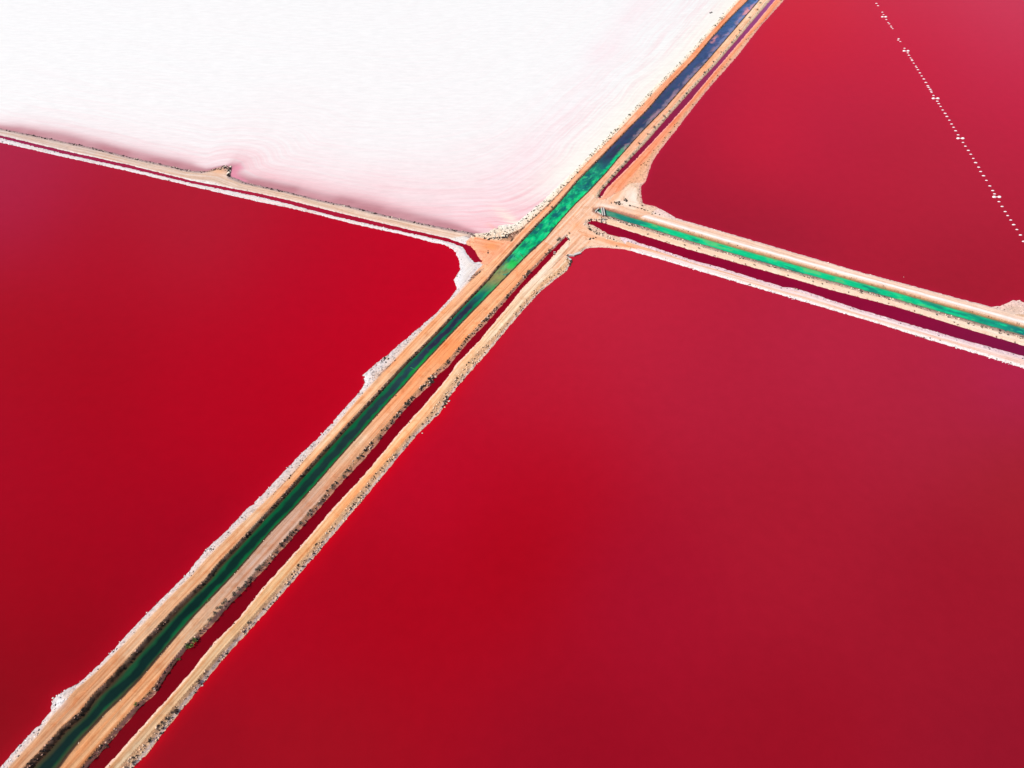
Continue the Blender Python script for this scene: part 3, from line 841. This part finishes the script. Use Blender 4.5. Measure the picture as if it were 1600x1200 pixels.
SPEC = {  # (top, water): stones per m2, dark share, smallest, largest, pale colour, dark colour, t range
 ('TW','A'): (3.4,.42,.05,.15,(246,238,236),(84,76,80),(-.3,.9)),
 ('WC','A'): (2.0,.25,.08,.20,(250,244,240),(96,86,84),(-.2,.8)),
 ('TW','D'): (8.0,.60,.05,.20,(214,164,140),(44,34,28),(.2,1)),
 ('TW','J'): (2.2,.60,.10,.26,(255,244,226),(96,84,64),(.1,1)),
 ('TM','D'): (1.6,.35,.06,.16,(244,206,176),(50,38,30),(.6,1)),
 ('TM','E'): (10.0,.62,.06,.26,(236,196,168),(52,42,36),(.25,1)),
 ('TM','F'): (2.6,.55,.10,.24,(250,222,190),(70,58,48),(.2,.8)),
 ('TS','E'): (1.4,.16,.06,.18,(255,222,204),(90,70,60),(-.1,.8)),
 ('TS','B'): (8.0,.38,.05,.20,(255,214,176),(88,66,52),(-.12,.9)),
 ('NE','C'): (1.2,.65,.12,.28,(240,170,130),(110,66,44),(.5,1)),
 ('NE','F'): (.4,.2,.1,.2,(255,190,160),(120,70,60),(.1,1)),
 ('EN','C'): (.7,.12,.08,.20,(255,232,220),(120,80,70),(0,.8)),
 ('EN','G'): (.9,.45,.08,.20,(226,176,140),(120,80,58),(.1,1)),
 ('EM','G'): (3.4,.50,.09,.24,(250,222,196),(104,78,72),(.2,1)),
 ('EM','H'): (1.4,.30,.09,.24,(255,228,204),(140,96,70),(0,1)),
 ('ES','H'): (1.2,.35,.08,.20,(255,238,238),(96,70,86),(.1,1)),
 ('ES','B'): (2.4,.10,.08,.24,(255,246,242),(150,120,110),(-.3,.9)),
 ('WL','J'): (3.0,.66,.12,.30,(226,200,180),(66,50,48),(.05,.6)),
 ('WL','I'): (.9,.10,.08,.20,(255,250,246),(110,80,70),(0,.8)),
 ('WB','A'): (2.0,.12,.08,.24,(255,250,246),(150,130,124),(-.1,.9)),
 ('WB','I'): (1.6,.16,.08,.22,(250,240,236),(140,116,110),(0,.9)),
 ('JE','H'): (1.8,.55,.12,.26,(255,226,204),(80,60,52),(.1,1)),
 ('JE','B'): (.8,.4,.10,.24,(255,226,204),(96,74,60),(.1,1)),
 ('JE','C'): (.5,.4,.12,.26,(255,226,204),(110,84,70),(.1,1)),
 ('JW','J'): (2.6,.55,.14,.30,(255,238,214),(84,62,56),(.1,1)),
}
sx_, sy_, ssz, scl, sdark = [], [], [], [], []
inland = np.where(la, t, -dw)
for (tn, wn), (dn, dk, s0, s1, cp_, cd_, (t0, t1)) in SPEC.items():
    m_ = (ot == TID[tn]) & (ow == WI[wn]) & (dt > .05) & (inland > t0) & (inland < t1)
    idx = np.nonzero(m_)[0]
    cl = noise(x[idx], y[idx], 1.6, 44)                      # stones lie in clusters
    pr = dn * S * S * (.25 + 1.9 * np.clip((cl - .28) * 1.8, 0, 1))
    idx = idx[RNG.random(len(idx)) < pr]
    kk = len(idx)
    dark = RNG.random(kk) < dk
    size = s0 + (s1 - s0) * RNG.random(kk) ** 2.4
    c = np.where(dark[:, None], alb(cd_)[None], alb(cp_)[None]) * (.75 + .5 * RNG.random(kk))[:, None]
    sx_.append(x[idx] + (RNG.random(kk) - .5) * S); sy_.append(y[idx] + (RNG.random(kk) - .5) * S)
    ssz.append(size); scl.append(c); sdark.append(dark)
# dark rock piles that stand out: (px, py, number, spread px x, y, angle, size)
for (cx, cy, k_, rx, ry, an, s0, s1) in [(358,268,46,2.2,7,10,.2,.5),(350,259,8,4,1,-10,.2,.4),(792,369,36,6,2.6,-12,.15,.45),(772,372,24,14,2,-4,.12,.3),
        (738,398,6,2,6,0,.1,.3),(965,318,24,7,3,10,.12,.35),(977,313,14,5,2,30,.15,.4),(1000,326,40,26,1.0,16,.1,.26),(926,361,20,7,2.2,30,.12,.35),
        (926,373,9,5,1.5,-8,.15,.4),(892,409,10,2,6,15,.15,.4),(888,400,6,3,2,0,.15,.35),(675,592,40,8,4,-45,.12,.42),(602,560,20,7,5,-30,.1,.3),
        (696,628,50,8,4,-55,.12,.34),(275,1110,12,3,2,-40,.12,.34),(242,1077,9,3,2,-40,.10,.28),(937,306,10,1.5,4,-60,.2,.35),(1110,19,2,2,1,0,.3,.5),
        (762,393,6,1.5,6,0,.1,.3),(1245,451,10,8,1,15,.1,.3),(921,344,8,3,1.5,0,.2,.4)]:
    a = math.radians(an)
    u_, v_ = RNG.normal(0, .5, k_) * rx, RNG.normal(0, .5, k_) * ry
    p_ = ground(np.stack([cx + u_ * math.cos(a) - v_ * math.sin(a), cy + u_ * math.sin(a) + v_ * math.cos(a)], 1), .3)
    dark = RNG.random(k_) < .72
    sx_.append(p_[:, 0]); sy_.append(p_[:, 1]); ssz.append(s0 + (s1 - s0) * RNG.random(k_) ** 2)
    scl.append(np.where(dark[:, None], alb((62,50,46))[None], alb((236,210,184))[None]) * (.75 + .5 * RNG.random(k_))[:, None]); sdark.append(dark)
sx_ = np.concatenate(sx_); sy_ = np.concatenate(sy_); ssz = np.concatenate(ssz); scl = np.concatenate(scl); sdark = np.concatenate(sdark)
szz = terrain_z(sx_, sy_)
keep = szz > -.12
sx_, sy_, ssz, scl, szz, sdark = sx_[keep], sy_[keep], ssz[keep], scl[keep], szz[keep], sdark[keep]
spx, spy = to_px(sx_, sy_, szz)
dist = np.sqrt(sx_ ** 2 + sy_ ** 2 + H ** 2)
show = ssz / dist * ((spx > 0) & (spx < 1600) & (spy > 0) & (spy < 1200))
order = np.argsort(-show)
BOULD = order[:290]; REST = order[290:]
def stone_verts(cnt, sizes):
    r = 1 + (RNG.random((cnt, 12)) - .5) * .55
    v = ICO_V[None] * r[..., None]
    sc3 = np.stack([1 + RNG.random(cnt) * .5, .75 + RNG.random(cnt) * .4, .5 + RNG.random(cnt) * .35], 1)
    v = v * sc3[:, None] * sizes[:, None, None]
    a = RNG.random(cnt) * 6.283
    c_, s_ = np.cos(a)[:, None], np.sin(a)[:, None]
    return np.stack([v[..., 0] * c_ - v[..., 1] * s_, v[..., 0] * s_ + v[..., 1] * c_, v[..., 2]], 2)
k_ = len(REST)
v_ = stone_verts(k_, ssz[REST]) + np.stack([sx_[REST], sy_[REST], szz[REST] + ssz[REST] * .15], 1)[:, None]
f_ = (ICO_F[None] + (np.arange(k_) * 12)[:, None, None]).reshape(-1, 3)
me = new_mesh('rubble', v_.reshape(-1, 3), f_, False)
vec_attr(me, 'col', np.repeat(scl[REST], 12, 0))
link('rubble', me, M_stone, 'stuff', label='small broken stones littering the banks of the causeways', category='rubble')

BANK = {'A':'left pond shore','B':'lower right pond shore','C':'upper right pond shore','D':'green canal bank','E':'red ditch bank',
        'F':'upper ditch bank','G':'side canal bank','H':'crimson ditch bank','I':'thin ditch bank','J':'salt flat edge'}
MARK = [('lower left salt spit',90,1095),('bottom photo edge',150,1180),('lower shore bend',275,1110),('round green bush',298,1005),
        ('outer black bush',390,972),('narrowest canal reach',470,850),('central bare bank',540,790),('wide stony shoulder',675,595),
        ('outer causeway bulge',695,635),('middle left spit',575,588),('orange track patch',705,548),('white corner spit',718,430),
        ('long white shore',300,890),('plain shore stretch',460,730),('little hill',356,266),('photo left edge',30,212),('stony corner',790,370),
        ('outfall',890,402),('footbridge',942,331),('ditch head',887,371),('upper crossing',970,305),('purple ditch reach',1110,105),
        ('photo top edge',1180,10),('far salt causeway',1030,130),('side canal middle',1250,430),('right sandy spit',1585,480),
        ('western levee middle',550,330),('western levee start',150,235),('stretch below crossing',830,460),('stretch above bulge',770,530),
        ('lower outer causeway',440,930),('lowest outer causeway',330,1055),('middle outer causeway',560,790)]
def place(q):
    i = int(round((sx_[q] - X0) / S)); j = int(round((sy_[q] - Y0) / S))
    w_ = WN[int(OW[j, i])]
    k = min(range(len(MARK)), key=lambda k: (MARK[k][1] - spx[q]) ** 2 + (MARK[k][2] - spy[q]) ** 2)
    return w_, MARK[k][0]
ORD = ['first','second','third','fourth','fifth','sixth','seventh','eighth','ninth','tenth','eleventh','twelfth','thirteenth','fourteenth',
       'fifteenth','sixteenth','seventeenth','eighteenth','nineteenth','twentieth'] 
def ordinal(k):
    if k < 20: return ORD[k]
    k += 1; t_ = k // 10; u_ = k % 10
    return (['', '', 'twenty', 'thirty', 'forty', 'fifty', 'sixty'][t_] + '-' + ORD[u_ - 1]) if u_ else ['', '', 'twentieth', 'thirtieth', 'fortieth', 'fiftieth', 'sixtieth'][t_]
var_meshes = []
for k in range(8):
    vv_ = stone_verts(1, np.array([1.0]))[0]
    e = new_mesh('boulder', vv_, ICO_F, False); var_meshes.append(e)
bm_cache = {}
groups_ = {}
for q in BOULD:
    w_, mk = place(q)
    tone = 'dark brown' if sdark[q] else ('white salty' if w_ in 'AIJ' else 'pale beige')
    groups_.setdefault((tone, w_, mk), []).append(q)
for (tone, w_, mk), qs in groups_.items():
    qs.sort(key=lambda q: spx[q])
    for n_, q in enumerate(qs):
        dk = bool(sdark[q])
        key = (int(RNG.integers(0, 8)), dk, w_)
        if key not in bm_cache:
            e = var_meshes[key[0]].copy(); vec_attr(e, 'col', np.repeat(scl[q][None], 12, 0)); bm_cache[key] = e
        lab = '%s stone, %s near %s' % (tone, BANK[w_], mk)
        if len(qs) > 1: lab += ', %s from left' % ordinal(n_)
        o = link('boulder', bm_cache[key], M_stone, label=lab, category='stone', group='stones on the ' + BANK[w_])
        o.location = (sx_[q], sy_[q], szz[q] + ssz[q] * .12); o.scale = (ssz[q],) * 3; o.rotation_euler = (0, 0, RNG.random() * 6.28)

# lone stones standing in the red water just off the shore
def lone(cx, cy, s_, label):
    g_ = ground((cx, cy), 0)[0]
    e = new_mesh('boulder', stone_verts(1, np.array([s_]))[0], ICO_F, False)
    vec_attr(e, 'col', np.repeat(alb((250,232,220))[None], 12, 0))
    o = link('boulder', e, M_stone, label=label, category='stone'); o.location = (g_[0], g_[1], s_ * .25)
lone(702,627,.26,'round white stone standing in the red water off the bulge of the outer causeway')
lone(660,677,.14,'small pale stone in the red water just below the bulge of the outer causeway')
lone(83,1091,.17,'upper of two white stones off the tip of the lower left salt spit')
lone(82,1096,.14,'lower of two white stones off the tip of the lower left salt spit')
lone(322,859,.13,'lone pale stone in the left pond beside the middle of the long causeway')
lone(1412,433,.08,'tiny pink stone in the upper right pond above the side canal')
lone(316,1071,.15,'white stone off the outer causeway near the bottom of the photo')
lone(489,873,.14,'pale stone in the red pond midway along the outer causeway')
lone(465,716,.14,'pale stone sticking out of the left pond beside the long white shore')

# ------------------------------------------------------------------ shrubs
def leaf_mat(name, c0, c1):
    m, n, l, b = base_mat(name, .8, .2)
    geo = n.new('ShaderNodeNewGeometry')
    mx = n.new('ShaderNodeMix'); mx.data_type = 'RGBA'
    mx.inputs[6].default_value = (*c0, 1); mx.inputs[7].default_value = (*c1, 1)
    l.new(geo.outputs['Random Per Island'], mx.inputs[0]); l.new(mx.outputs[2], b.inputs['Base Color'])
    return m
M_dry = leaf_mat('saltbush_leaves', (.035,.035,.03), (.10,.10,.075))
M_grn = leaf_mat('green_leaves', (.03,.09,.02), (.16,.26,.05))
M_yel = leaf_mat('yellow_leaves', (.12,.14,.04), (.30,.30,.10))
M_wood = base_mat('twig')[0]; M_wood.node_tree.nodes['Principled BSDF'].inputs['Base Color'].default_value = (.09,.06,.04,1)
def crown_mesh(seed, leaves=150):
    r = np.random.default_rng(seed)
    lobes = [(r.normal(0, .42), r.normal(0, .42), .35 + r.random() * .35, .32 + r.random() * .3) for _ in range(6)]
    V, Fc = [], []
    for k in range(leaves):
        lx, ly, lz, lr = lobes[r.integers(0, 6)]
        d = r.normal(0, 1, 3); d /= np.linalg.norm(d)
        p = np.array([lx, ly, lz]) + d * lr * (.6 + .5 * r.random()); p[2] = max(p[2], .05)
        a = r.normal(0, 1, 3); a /= np.linalg.norm(a); b_ = np.cross(a, d); b_ /= np.linalg.norm(b_) + 1e-6
        s_ = .08 + .12 * r.random(); i = len(V)
        V += [p - a * s_, p - b_ * s_ * .6, p + a * s_, p + b_ * s_ * .6]; Fc.append((i, i + 1, i + 2, i + 3))
    return new_mesh('crown', np.array(V), np.array(Fc), False)
def twig_mesh(seed):
    r = np.random.default_rng(seed); V, Fc = [], []
    for k in range(5):
        a = r.random() * 6.28; e = np.array([math.cos(a) * .45, math.sin(a) * .45, .55])
        i = len(V)
        for p, w_ in ((np.array([0, 0, -.15]), .05), (e, .015)):
            for q in range(4): V.append(p + w_ * np.array([math.cos(q * 1.57), math.sin(q * 1.57), 0]))
        for q in range(4): Fc.append((i + q, i + (q + 1) % 4, i + 4 + (q + 1) % 4, i + 4 + q))
    return new_mesh('stem', np.array(V), np.array(Fc), False)
CR = {}
for nm, mt in (('dry', M_dry), ('green', M_grn), ('yellow', M_yel)):
    CR[nm] = []
    for k in range(5):
        e = crown_mesh(100 + k); e.materials.append(mt); CR[nm].append(e)
TWG = [twig_mesh(k) for k in range(3)]
for e in TWG: e.materials.append(M_wood)
def shrub(cx, cy, r_, kind, label, group=None, hgt=.9):
    g_ = ground((cx, cy), .35)[0]
    root = bpy.data.objects.new('shrub', None); sc.collection.objects.link(root)
    root['label'] = label; root['category'] = 'shrub'
    if group: root['group'] = group
    root.location = (g_[0], g_[1], float(terrain_z(g_[0], g_[1]))); root.scale = (r_, r_, r_ * hgt)
    root.rotation_euler = (0, 0, random.random() * 6.28)
    link('crown', random.choice(CR[kind]), None, parent=root)
    link('stem', random.choice(TWG), None, parent=root)
shrub(295,1009,.72,'green','larger round green bush on the bank between canal and dark red ditch')
shrub(303,1001,.60,'green','smaller dark green bush touching the right side of the larger green bush')
shrub(307,999,.42,'dry','dark bush overhanging the ditch beside the two green bushes')
shrub(328,940,.34,'green','low green bush at the canal edge, on the track\'s upper side')
shrub(278,1029,.36,'green','little green tuft on the ditch bank just below the green bushes')
shrub(214,1103,.38,'green','small dark green tuft on the ditch bank near the lower left')
shrub(162,1119,.16,'yellow','tiny yellow-green tuft at the canal edge, lower left')
shrub(825,425,.62,'dry','lone dark bush on the left bank of the ditch above the crossing')
shrub(818,432,.32,'dry','small dark bush just below the lone dark bush at the ditch')
shrub(858,392,.45,'dry','dark bush beside the ditch, second from the ditch head')
shrub(872,376,.55,'dry','lower of two dark bushes at the very head of the red ditch')
shrub(875,373,.42,'dry','upper of two dark bushes at the very head of the red ditch')
shrub(852,397,.30,'dry','low dark bush immediately below the second bush from the ditch head')
shrub(889,365,.35,'dry','dry brown tuft just past the head of the red ditch')
shrub(863,325,.5,'dry','dark tuft on the canal bank opposite the crossing')
shrub(790,368,.45,'dry','dark brown bush on the stony corner between salt flat and canal track')
shrub(676,597,.40,'dry','dark bush on the wide stony shoulder of the middle bank')
shrub(671,600,.32,'dry','smaller dark bush left of the one on the stony shoulder')
shrub(390,974,.38,'dry','black bush on the outer causeway edge, lower half')
shrub(564,775,.26,'dry','single black bush on the outer causeway edge, centre')
shrub(618,711,.24,'dry','black tuft on the outer edge of the outer causeway below the bulge')
shrub(646,681,.24,'dry','dark tuft on the outer edge of the outer causeway at the bulge')
shrub(236,1157,.38,'dry','dark bush on the outer causeway edge near the bottom of the photo')
shrub(210,1190,.34,'dry','lowest dark bush of the outer causeway, at the photo\'s bottom edge')
shrub(262,1122,.30,'dry','dark bush on the outer causeway above the lowest two')
shrub(366,1002,.26,'dry','small dark tuft beside the outer causeway, left of the black bush')
shrub(165,1165,.34,'dry','dark bush on the ditch bank near the bottom of the photo')
shrub(145,1184,.38,'dry','lowest dark bush on the left bank of the red ditch')
ditch_sh = [(612,658),(604,668),(593,684),(560,716),(545,735),(537,744),(520,760),(508,775),(499,786),(486,799),(481,804),(470,817),(455,834),(449,842),
            (441,852),(432,862),(425,871),(412,881),(404,890),(392,903),(384,912),(376,921),(368,930),(352,943),(344,951),(336,960),(330,968),(620,650),(636,630)]
ditch_sh.sort(key=lambda p: -p[1])
for k, (a, b_) in enumerate(ditch_sh):
    shrub(a, b_ + 1, .34 + .28 * random.random(), 'dry', ordinal(k) + ' dark bush of the red ditch row, counted upward from the green bushes', 'dark bushes lining the red ditch')
up_sh = [(1188,5),(1183,15),(1172,28),(1156,48),(1150,56),(1144,66),(1127,82),(1115,97),(1100,114),(1072,146),(1046,174),(1038,182),(1022,199),(1012,210),
         (998,225),(990,240),(985,246),(978,252),(972,260),(966,266),(958,275),(951,284),(944,292)]
up_sh.sort(key=lambda p: -p[1])
for k, (a, b_) in enumerate(up_sh):
    shrub(a, b_, .36 + .2 * random.random(), 'dry', ordinal(k) + ' dark bush along the narrow upper ditch, counted upward from the crossing', 'dark bushes along the upper ditch')
for k, (a, b_) in enumerate(sorted([(955,206),(943,219),(930,231),(985,180),(982,178),(921,241),(1062,97),(1095,62),(1130,20),(1125,27),(905,258),(880,290),(838,322)])):
    shrub(a, b_, .26 + .16 * random.random(), 'dry', ordinal(k) + ' dry tuft from the left along the edge of salt flat and canal track', 'tufts along the salt flat edge')
for k, (a, b_) in enumerate([(1012,366),(1030,369),(983,352),(1070,383),(1092,388),(1179,414),(1231,430),(1270,440),(1285,444),(1326,457),(1346,458),(1388,474),(1440,491),
              (1454,494),(1464,492),(1491,504),(1497,507),(1513,506),(1521,509),(1534,512),(1562,521),(1575,523),(1586,534)]):
    shrub(a, b_, .20 + .16 * random.random(), 'dry', ordinal(k) + ' brown tuft from the left on the pale berm below the green side canal', 'tufts on the pale berm')

# ------------------------------------------------------------------ white mounds in the upper right pond
M_white = base_mat('salt_cake', .8, .2)[0]
nn, ll = M_white.node_tree.nodes, M_white.node_tree.links
geo = nn.new('ShaderNodeNewGeometry')
wf = noise_node(nn, ll, geo.outputs['Position'], 6, 3, .6)
rr = nn.new('ShaderNodeValToRGB'); rr.color_ramp.elements[0].color = (.66,.60,.60,1); rr.color_ramp.elements[1].color = (.84,.82,.82,1)
ll.new(wf, rr.inputs[0]); ll.new(rr.outputs[0], nn['Principled BSDF'].inputs['Base Color'])
def mound_mesh(seed, sx, sy, sz):
    r = np.random.default_rng(seed); V = []; Fc = []
    R_, K = 4, 10
    for i in range(R_):
        a = (i + .2) / R_ * 1.5
        for k in range(K):
            th = k / K * 6.283
            w_ = 1 + (r.random() - .5) * .22
            V.append((math.cos(th) * math.cos(a * .98) * sx * w_, math.sin(th) * math.cos(a * .98) * sy * w_, math.sin(a) * sz * (1 + (r.random() - .5) * .1) - .08))
    V.append((0, 0, sz - .06)); top_ = len(V) - 1
    for i in range(R_ - 1):
        for k in range(K): Fc.append((i * K + k, i * K + (k + 1) % K, (i + 1) * K + (k + 1) % K, (i + 1) * K + k))
    for k in range(K): Fc.append(((R_ - 1) * K + k, (R_ - 1) * K + (k + 1) % K, top_))
    me = bpy.data.meshes.new('salt_mound'); me.from_pydata(V, [], Fc); me.update(); me.materials.append(M_white)
    return me
MM = [mound_mesh(k, .50, .26, .24) for k in range(5)]
MB_ = [mound_mesh(30 + k, .58, .46, .42) for k in range(3)]
bar = bpy.data.meshes.new('crossbar')
bar.from_pydata([(-.75,-.11,-.05),(.75,-.11,-.05),(.75,.11,-.05),(-.75,.11,-.05),(-.75,-.09,.10),(.75,-.09,.10),(.75,.09,.10),(-.75,.09,.10)], [],
                [(0,3,2,1),(4,5,6,7),(0,1,5,4),(1,2,6,5),(2,3,7,6),(3,0,4,7)])
bar.materials.append(M_white)
S1 = [(370,28),(384,47),(420,101),(430,121),(453,162),(469,188),(478,198),(492,217),(497,227),(506,238),(556,322),(552,333),(570,346),(605,402),
      (632,440),(642,460),(655,482),(665,494),(669,504),(682,526),(699,551),(706,562),(717,580),(733,607),(748,632),(766,658),(783,687),(799,714),
      (806,727),(819,744),(827,759),(831,770),(846,795),(878,843),(891,863),(906,886),(923,916),(943,944),(958,970),(979,1001),(997,1033),(1014,1060),
      (1031,1089),(1052,1123),(1092,1186)]
S2 = [(1112,151),(1137,186),(1157,218),(1178,253),(1198,288),(1223,326),(1240,362),(1263,397),(1288,436),(1316,482),(1340,521),(1355,548),(1392,613),
      (1418,653),(1444,696),(1465,729),(1490,766),(1515,805),(1541,845),(1571,891),(1597,944),(1625,990),(1652,1034)]
K_ = 16 / 3
singles = [(1300 + a / K_, b_ / K_) for a, b_ in S1] + [(1300 + a / K_, 200 + b_ / K_) for a, b_ in S2]
pairs = [(1300 + a / K_, b_ / K_) for a, b_ in [(434.5,139.5),(618,423.5),(864,819),(1071,1152)]] + [(1300 + 1373.5 / K_, 200 + 573 / K_)]
pair_y = [p[1] for p in pairs]
names_ = ['', 'topmost', 'second', 'third', 'fourth', 'lowest']
ordn = ['topmost', 'second from the top', 'third from the top', 'fourth from the top', 'lowest']
cnt = {}
for a, b_ in sorted(singles, key=lambda p: p[1]):
    g_ = ground((a, b_), .05)[0]
    seg = sum(b_ > q for q in pair_y); cnt.setdefault(seg, 0)
    o = link('salt_mound', random.choice(MM), None, label=('%s small white mound of the line, counted down from the photo top' % ordinal(cnt[seg])) if seg == 0 else ('%s small white mound of the line below the %s double mound' % (ordinal(cnt[seg]), names_[seg])),
             category='mound', group='white mounds in a line across the upper right pond')
    cnt[seg] += 1
    o.location = (g_[0], g_[1], 0); o.rotation_euler = (0, 0, random.uniform(-.15, .05)); s_ = random.uniform(.85, 1.15) * (.92 if b_ < 120 else 1.0)
    o.scale = (s_, s_, s_)
for k, (a, b_) in enumerate(pairs):
    g_ = ground((a, b_), .1)[0]
    root = bpy.data.objects.new('double_mound', None); sc.collection.objects.link(root)
    root.location = (g_[0], g_[1], 0)
    root['label'] = 'pair of joined larger white mounds, %s of five along the white line' % ordn[k]
    root['category'] = 'mound'; root['group'] = 'double mounds along the white line'
    for sx in (-1, 1):
        o = link('mound', MB_[(k + sx) % 3], None, parent=root); o.location = (sx * .78 * (1 if k > 0 else .9), 0, 0)
    link('crossbar', bar, None, parent=root)

# ------------------------------------------------------------------ sluices, beams and pipes at the crossing
def solid(name, pts, mat, parent, bevel=.02):
    me = bpy.data.meshes.new(name)
    me.from_pydata([tuple(p) for p in pts], [], [(0,3,2,1),(4,5,6,7),(0,1,5,4),(1,2,6,5),(2,3,7,6),(3,0,4,7)])
    me.update(); me.materials.append(mat)
    o = bpy.data.objects.new(name, me); sc.collection.objects.link(o)
    if parent: o.parent = parent
    md = o.modifiers.new('bevel', 'BEVEL'); md.width = bevel; md.segments = 1
    return o
def beam(name, a, b_, w_, h_, z0, mat, parent, z1=None):
    a, b_ = np.array(a, float), np.array(b_, float)
    z1 = z0 if z1 is None else z1
    v = b_ - a; v /= np.hypot(*v); p = np.array([-v[1], v[0]]) * w_ / 2
    return solid(name, [(*(a - p), z0), (*(b_ - p), z1), (*(b_ + p), z1), (*(a + p), z0), (*(a - p), z0 + h_), (*(b_ - p), z1 + h_), (*(b_ + p), z1 + h_), (*(a + p), z0 + h_)], mat, parent)
def plain(name, c, rough=.85, var=.15, scale=4):
    m, n, l, b = base_mat(name, rough, .3)
    geo = n.new('ShaderNodeNewGeometry'); f = noise_node(n, l, geo.outputs['Position'], scale, 5, .7)
    r = n.new('ShaderNodeValToRGB')
    r.color_ramp.elements[0].position = .3; r.color_ramp.elements[1].position = .7
    r.color_ramp.elements[0].color = (*(np.array(c) * (1 - var)), 1); r.color_ramp.elements[1].color = (*np.minimum(np.array(c) * (1 + var), .85), 1)
    l.new(f, r.inputs[0]); l.new(r.outputs[0], b.inputs['Base Color'])
    return m
M_conc = plain('pale_concrete', (.48,.44,.40)); M_dark = plain('wet_timber_and_shadow', (.05,.045,.045)); M_grate = plain('rusty_steel', (.12,.10,.09))
def root_at(name, p, label, cat):
    r = bpy.data.objects.new(name, None); sc.collection.objects.link(r); r['label'] = label; r['category'] = cat
    g_ = ground(p, 0)[0]; r.location = (g_[0], g_[1], 0)
    return r, g_
def rel(p, base, zl=.0): return ground(p, zl)[0] - base
# footbridge of two beams over the head of the side canal
r, g0 = root_at('footbridge', (942,331), 'narrow footbridge of two pale beams across the head of the bright green side canal', 'footbridge')
for dx in (-1.3, 1.9):
    a, b_ = rel((941 + dx, 324.5), g0, .6), rel((943 + dx, 336.5), g0, .6)
    beam('beam', a, b_, .30, .16, .52, M_conc, r)
    beam('shadow_strip', a + [.27, 0], b_ + [.27, 0], .16, .10, .46, M_dark, r)  # dark strip painted in as the shadow beside each beam
for p in ((940.5,326.5),(944,334.5)):
    a = rel(p, g0, 0); beam('post', a + [-.1, 0], a + [.1, 0], .2, .75, -.3, M_dark, r)
# head works of the side canal
r, g0 = root_at('canal_headwall', (931,330), 'pale slanting headwall closing the tip of the green side canal left of the footbridge', 'headwall')
beam('wing_wall', rel((930,331.5), g0, .3), rel((935.5,326), g0, .3), .28, .8, -.2, M_conc, r)
beam('wing_wall', rel((933,331), g0, .3), rel((939.5,335), g0, .3), .25, .7, -.2, M_conc, r)
beam('shutter', rel((932,331), g0, .2), rel((936.5,326.6), g0, .2), .12, .5, -.2, M_dark, r)
# culvert box on the crimson ditch
r, g0 = root_at('culvert', (943,345), 'small dark box culvert with a white pipe mouth between side canal and crimson ditch', 'culvert')
beam('headwall', rel((939.5,342.3), g0, .3), rel((949,343.2), g0, .3), .22, .5, 0.02, M_grate, r)
beam('side_wall', rel((939.7,342.8), g0, .2), rel((939.5,347.8), g0, .2), .22, .42, -.05, M_grate, r)
beam('side_wall', rel((946.6,343.3), g0, .2), rel((946.5,348.5), g0, .2), .22, .42, -.05, M_grate, r)
beam('pipe_mouth', rel((943,343.6), g0, .2), rel((943.1,345.8), g0, .2), .42, .36, .02, M_conc, r)
# outfall into the lower right pond
r, g0 = root_at('outfall', (890,402), 'white concrete outfall notched into the shore of the lower right pond', 'outfall')
beam('wing_wall', rel((886,398.5), g0, .3), rel((897.5,399), g0, .3), .45, .55, -.1, M_conc, r)
beam('wing_wall', rel((884,402), g0, .3), rel((892.5,406.2), g0, .3), .45, .55, -.1, M_conc, r)
beam('end_wall', rel((884.8,399), g0, .3), rel((884,402), g0, .3), .35, .50, -.1, M_dark, r)
beam('slab', rel((897.5,397.5), g0, .3), rel((907,394.5), g0, .3), .7, .30, .1, M_conc, r)
# frame at the head of the red ditch
r, g0 = root_at('ditch_gate', (887,371), 'little timber gate frame at the head of the dark red ditch', 'gate')
beam('crossbeam', rel((885.5,369), g0, .5), rel((889.2,375.5), g0, .5), .14, .14, .45, M_dark, r)
for p in ((885.5,369),(889,375)):
    a = rel(p, g0, 0); beam('post', a + [-.09, 0], a + [.09, 0], .18, .85, -.3, M_dark, r)
# two pale pipes poking into the red ditch
for k, (p, q) in enumerate([((865,393.6),(868.5,394)), ((864.4,395.6),(868,396.2))]):
    g_ = ground(p, .1)[0]; o = beam('pipe', (0, 0), ground(q, .1)[0] - g_, .16, .14, .08, M_conc, None)
    o.location = (g_[0], g_[1], 0); o['label'] = ['upper', 'lower'][k] + ' of two short pale pipes poking into the red ditch above the crossing'; o['category'] = 'pipe'
# poles in the canal
for (p, q, lab, mt) in [((827,389),(833.5,388.6),'thin dark pole reaching from the bank into the bright green canal',M_dark),
                    ((813,396),(819.5,404.5),'dark pole lying slantwise in the green canal below the thin pole',M_dark),
                    ((641.5,574),(654,579.5),'algae-green pole lying across the canal where it turns dark',leaf_mat('algae_film', (.01,.16,.05), (.02,.22,.06)))]:
    g_ = ground(p, .05)[0]; o = beam('pole', (0, 0), ground(q, .05)[0] - g_, .12, .1, .0, mt, None)
    o.location = (g_[0], g_[1], 0); o['label'] = lab; o['category'] = 'pole'
r, g0 = root_at('intake_frame', (835,387), 'small square timber intake frame on the right bank of the green canal', 'frame')
for a, b_ in (((833,389),(834.5,386)),((834.5,386),(838,387)),((838,387),(836.5,390)),((836.5,390),(833,389))):
    beam('rail', rel(a, g0, .4), rel(b_, g0, .4), .12, .12, .38, M_dark, r)
beam('stone_weir', rel((880.5,315.5), g0, .1), rel((884,316.5), g0, .1), .3, .2, 0, M_conc, r) if False else None
print('stones', len(sx_), 'land verts', len(x))
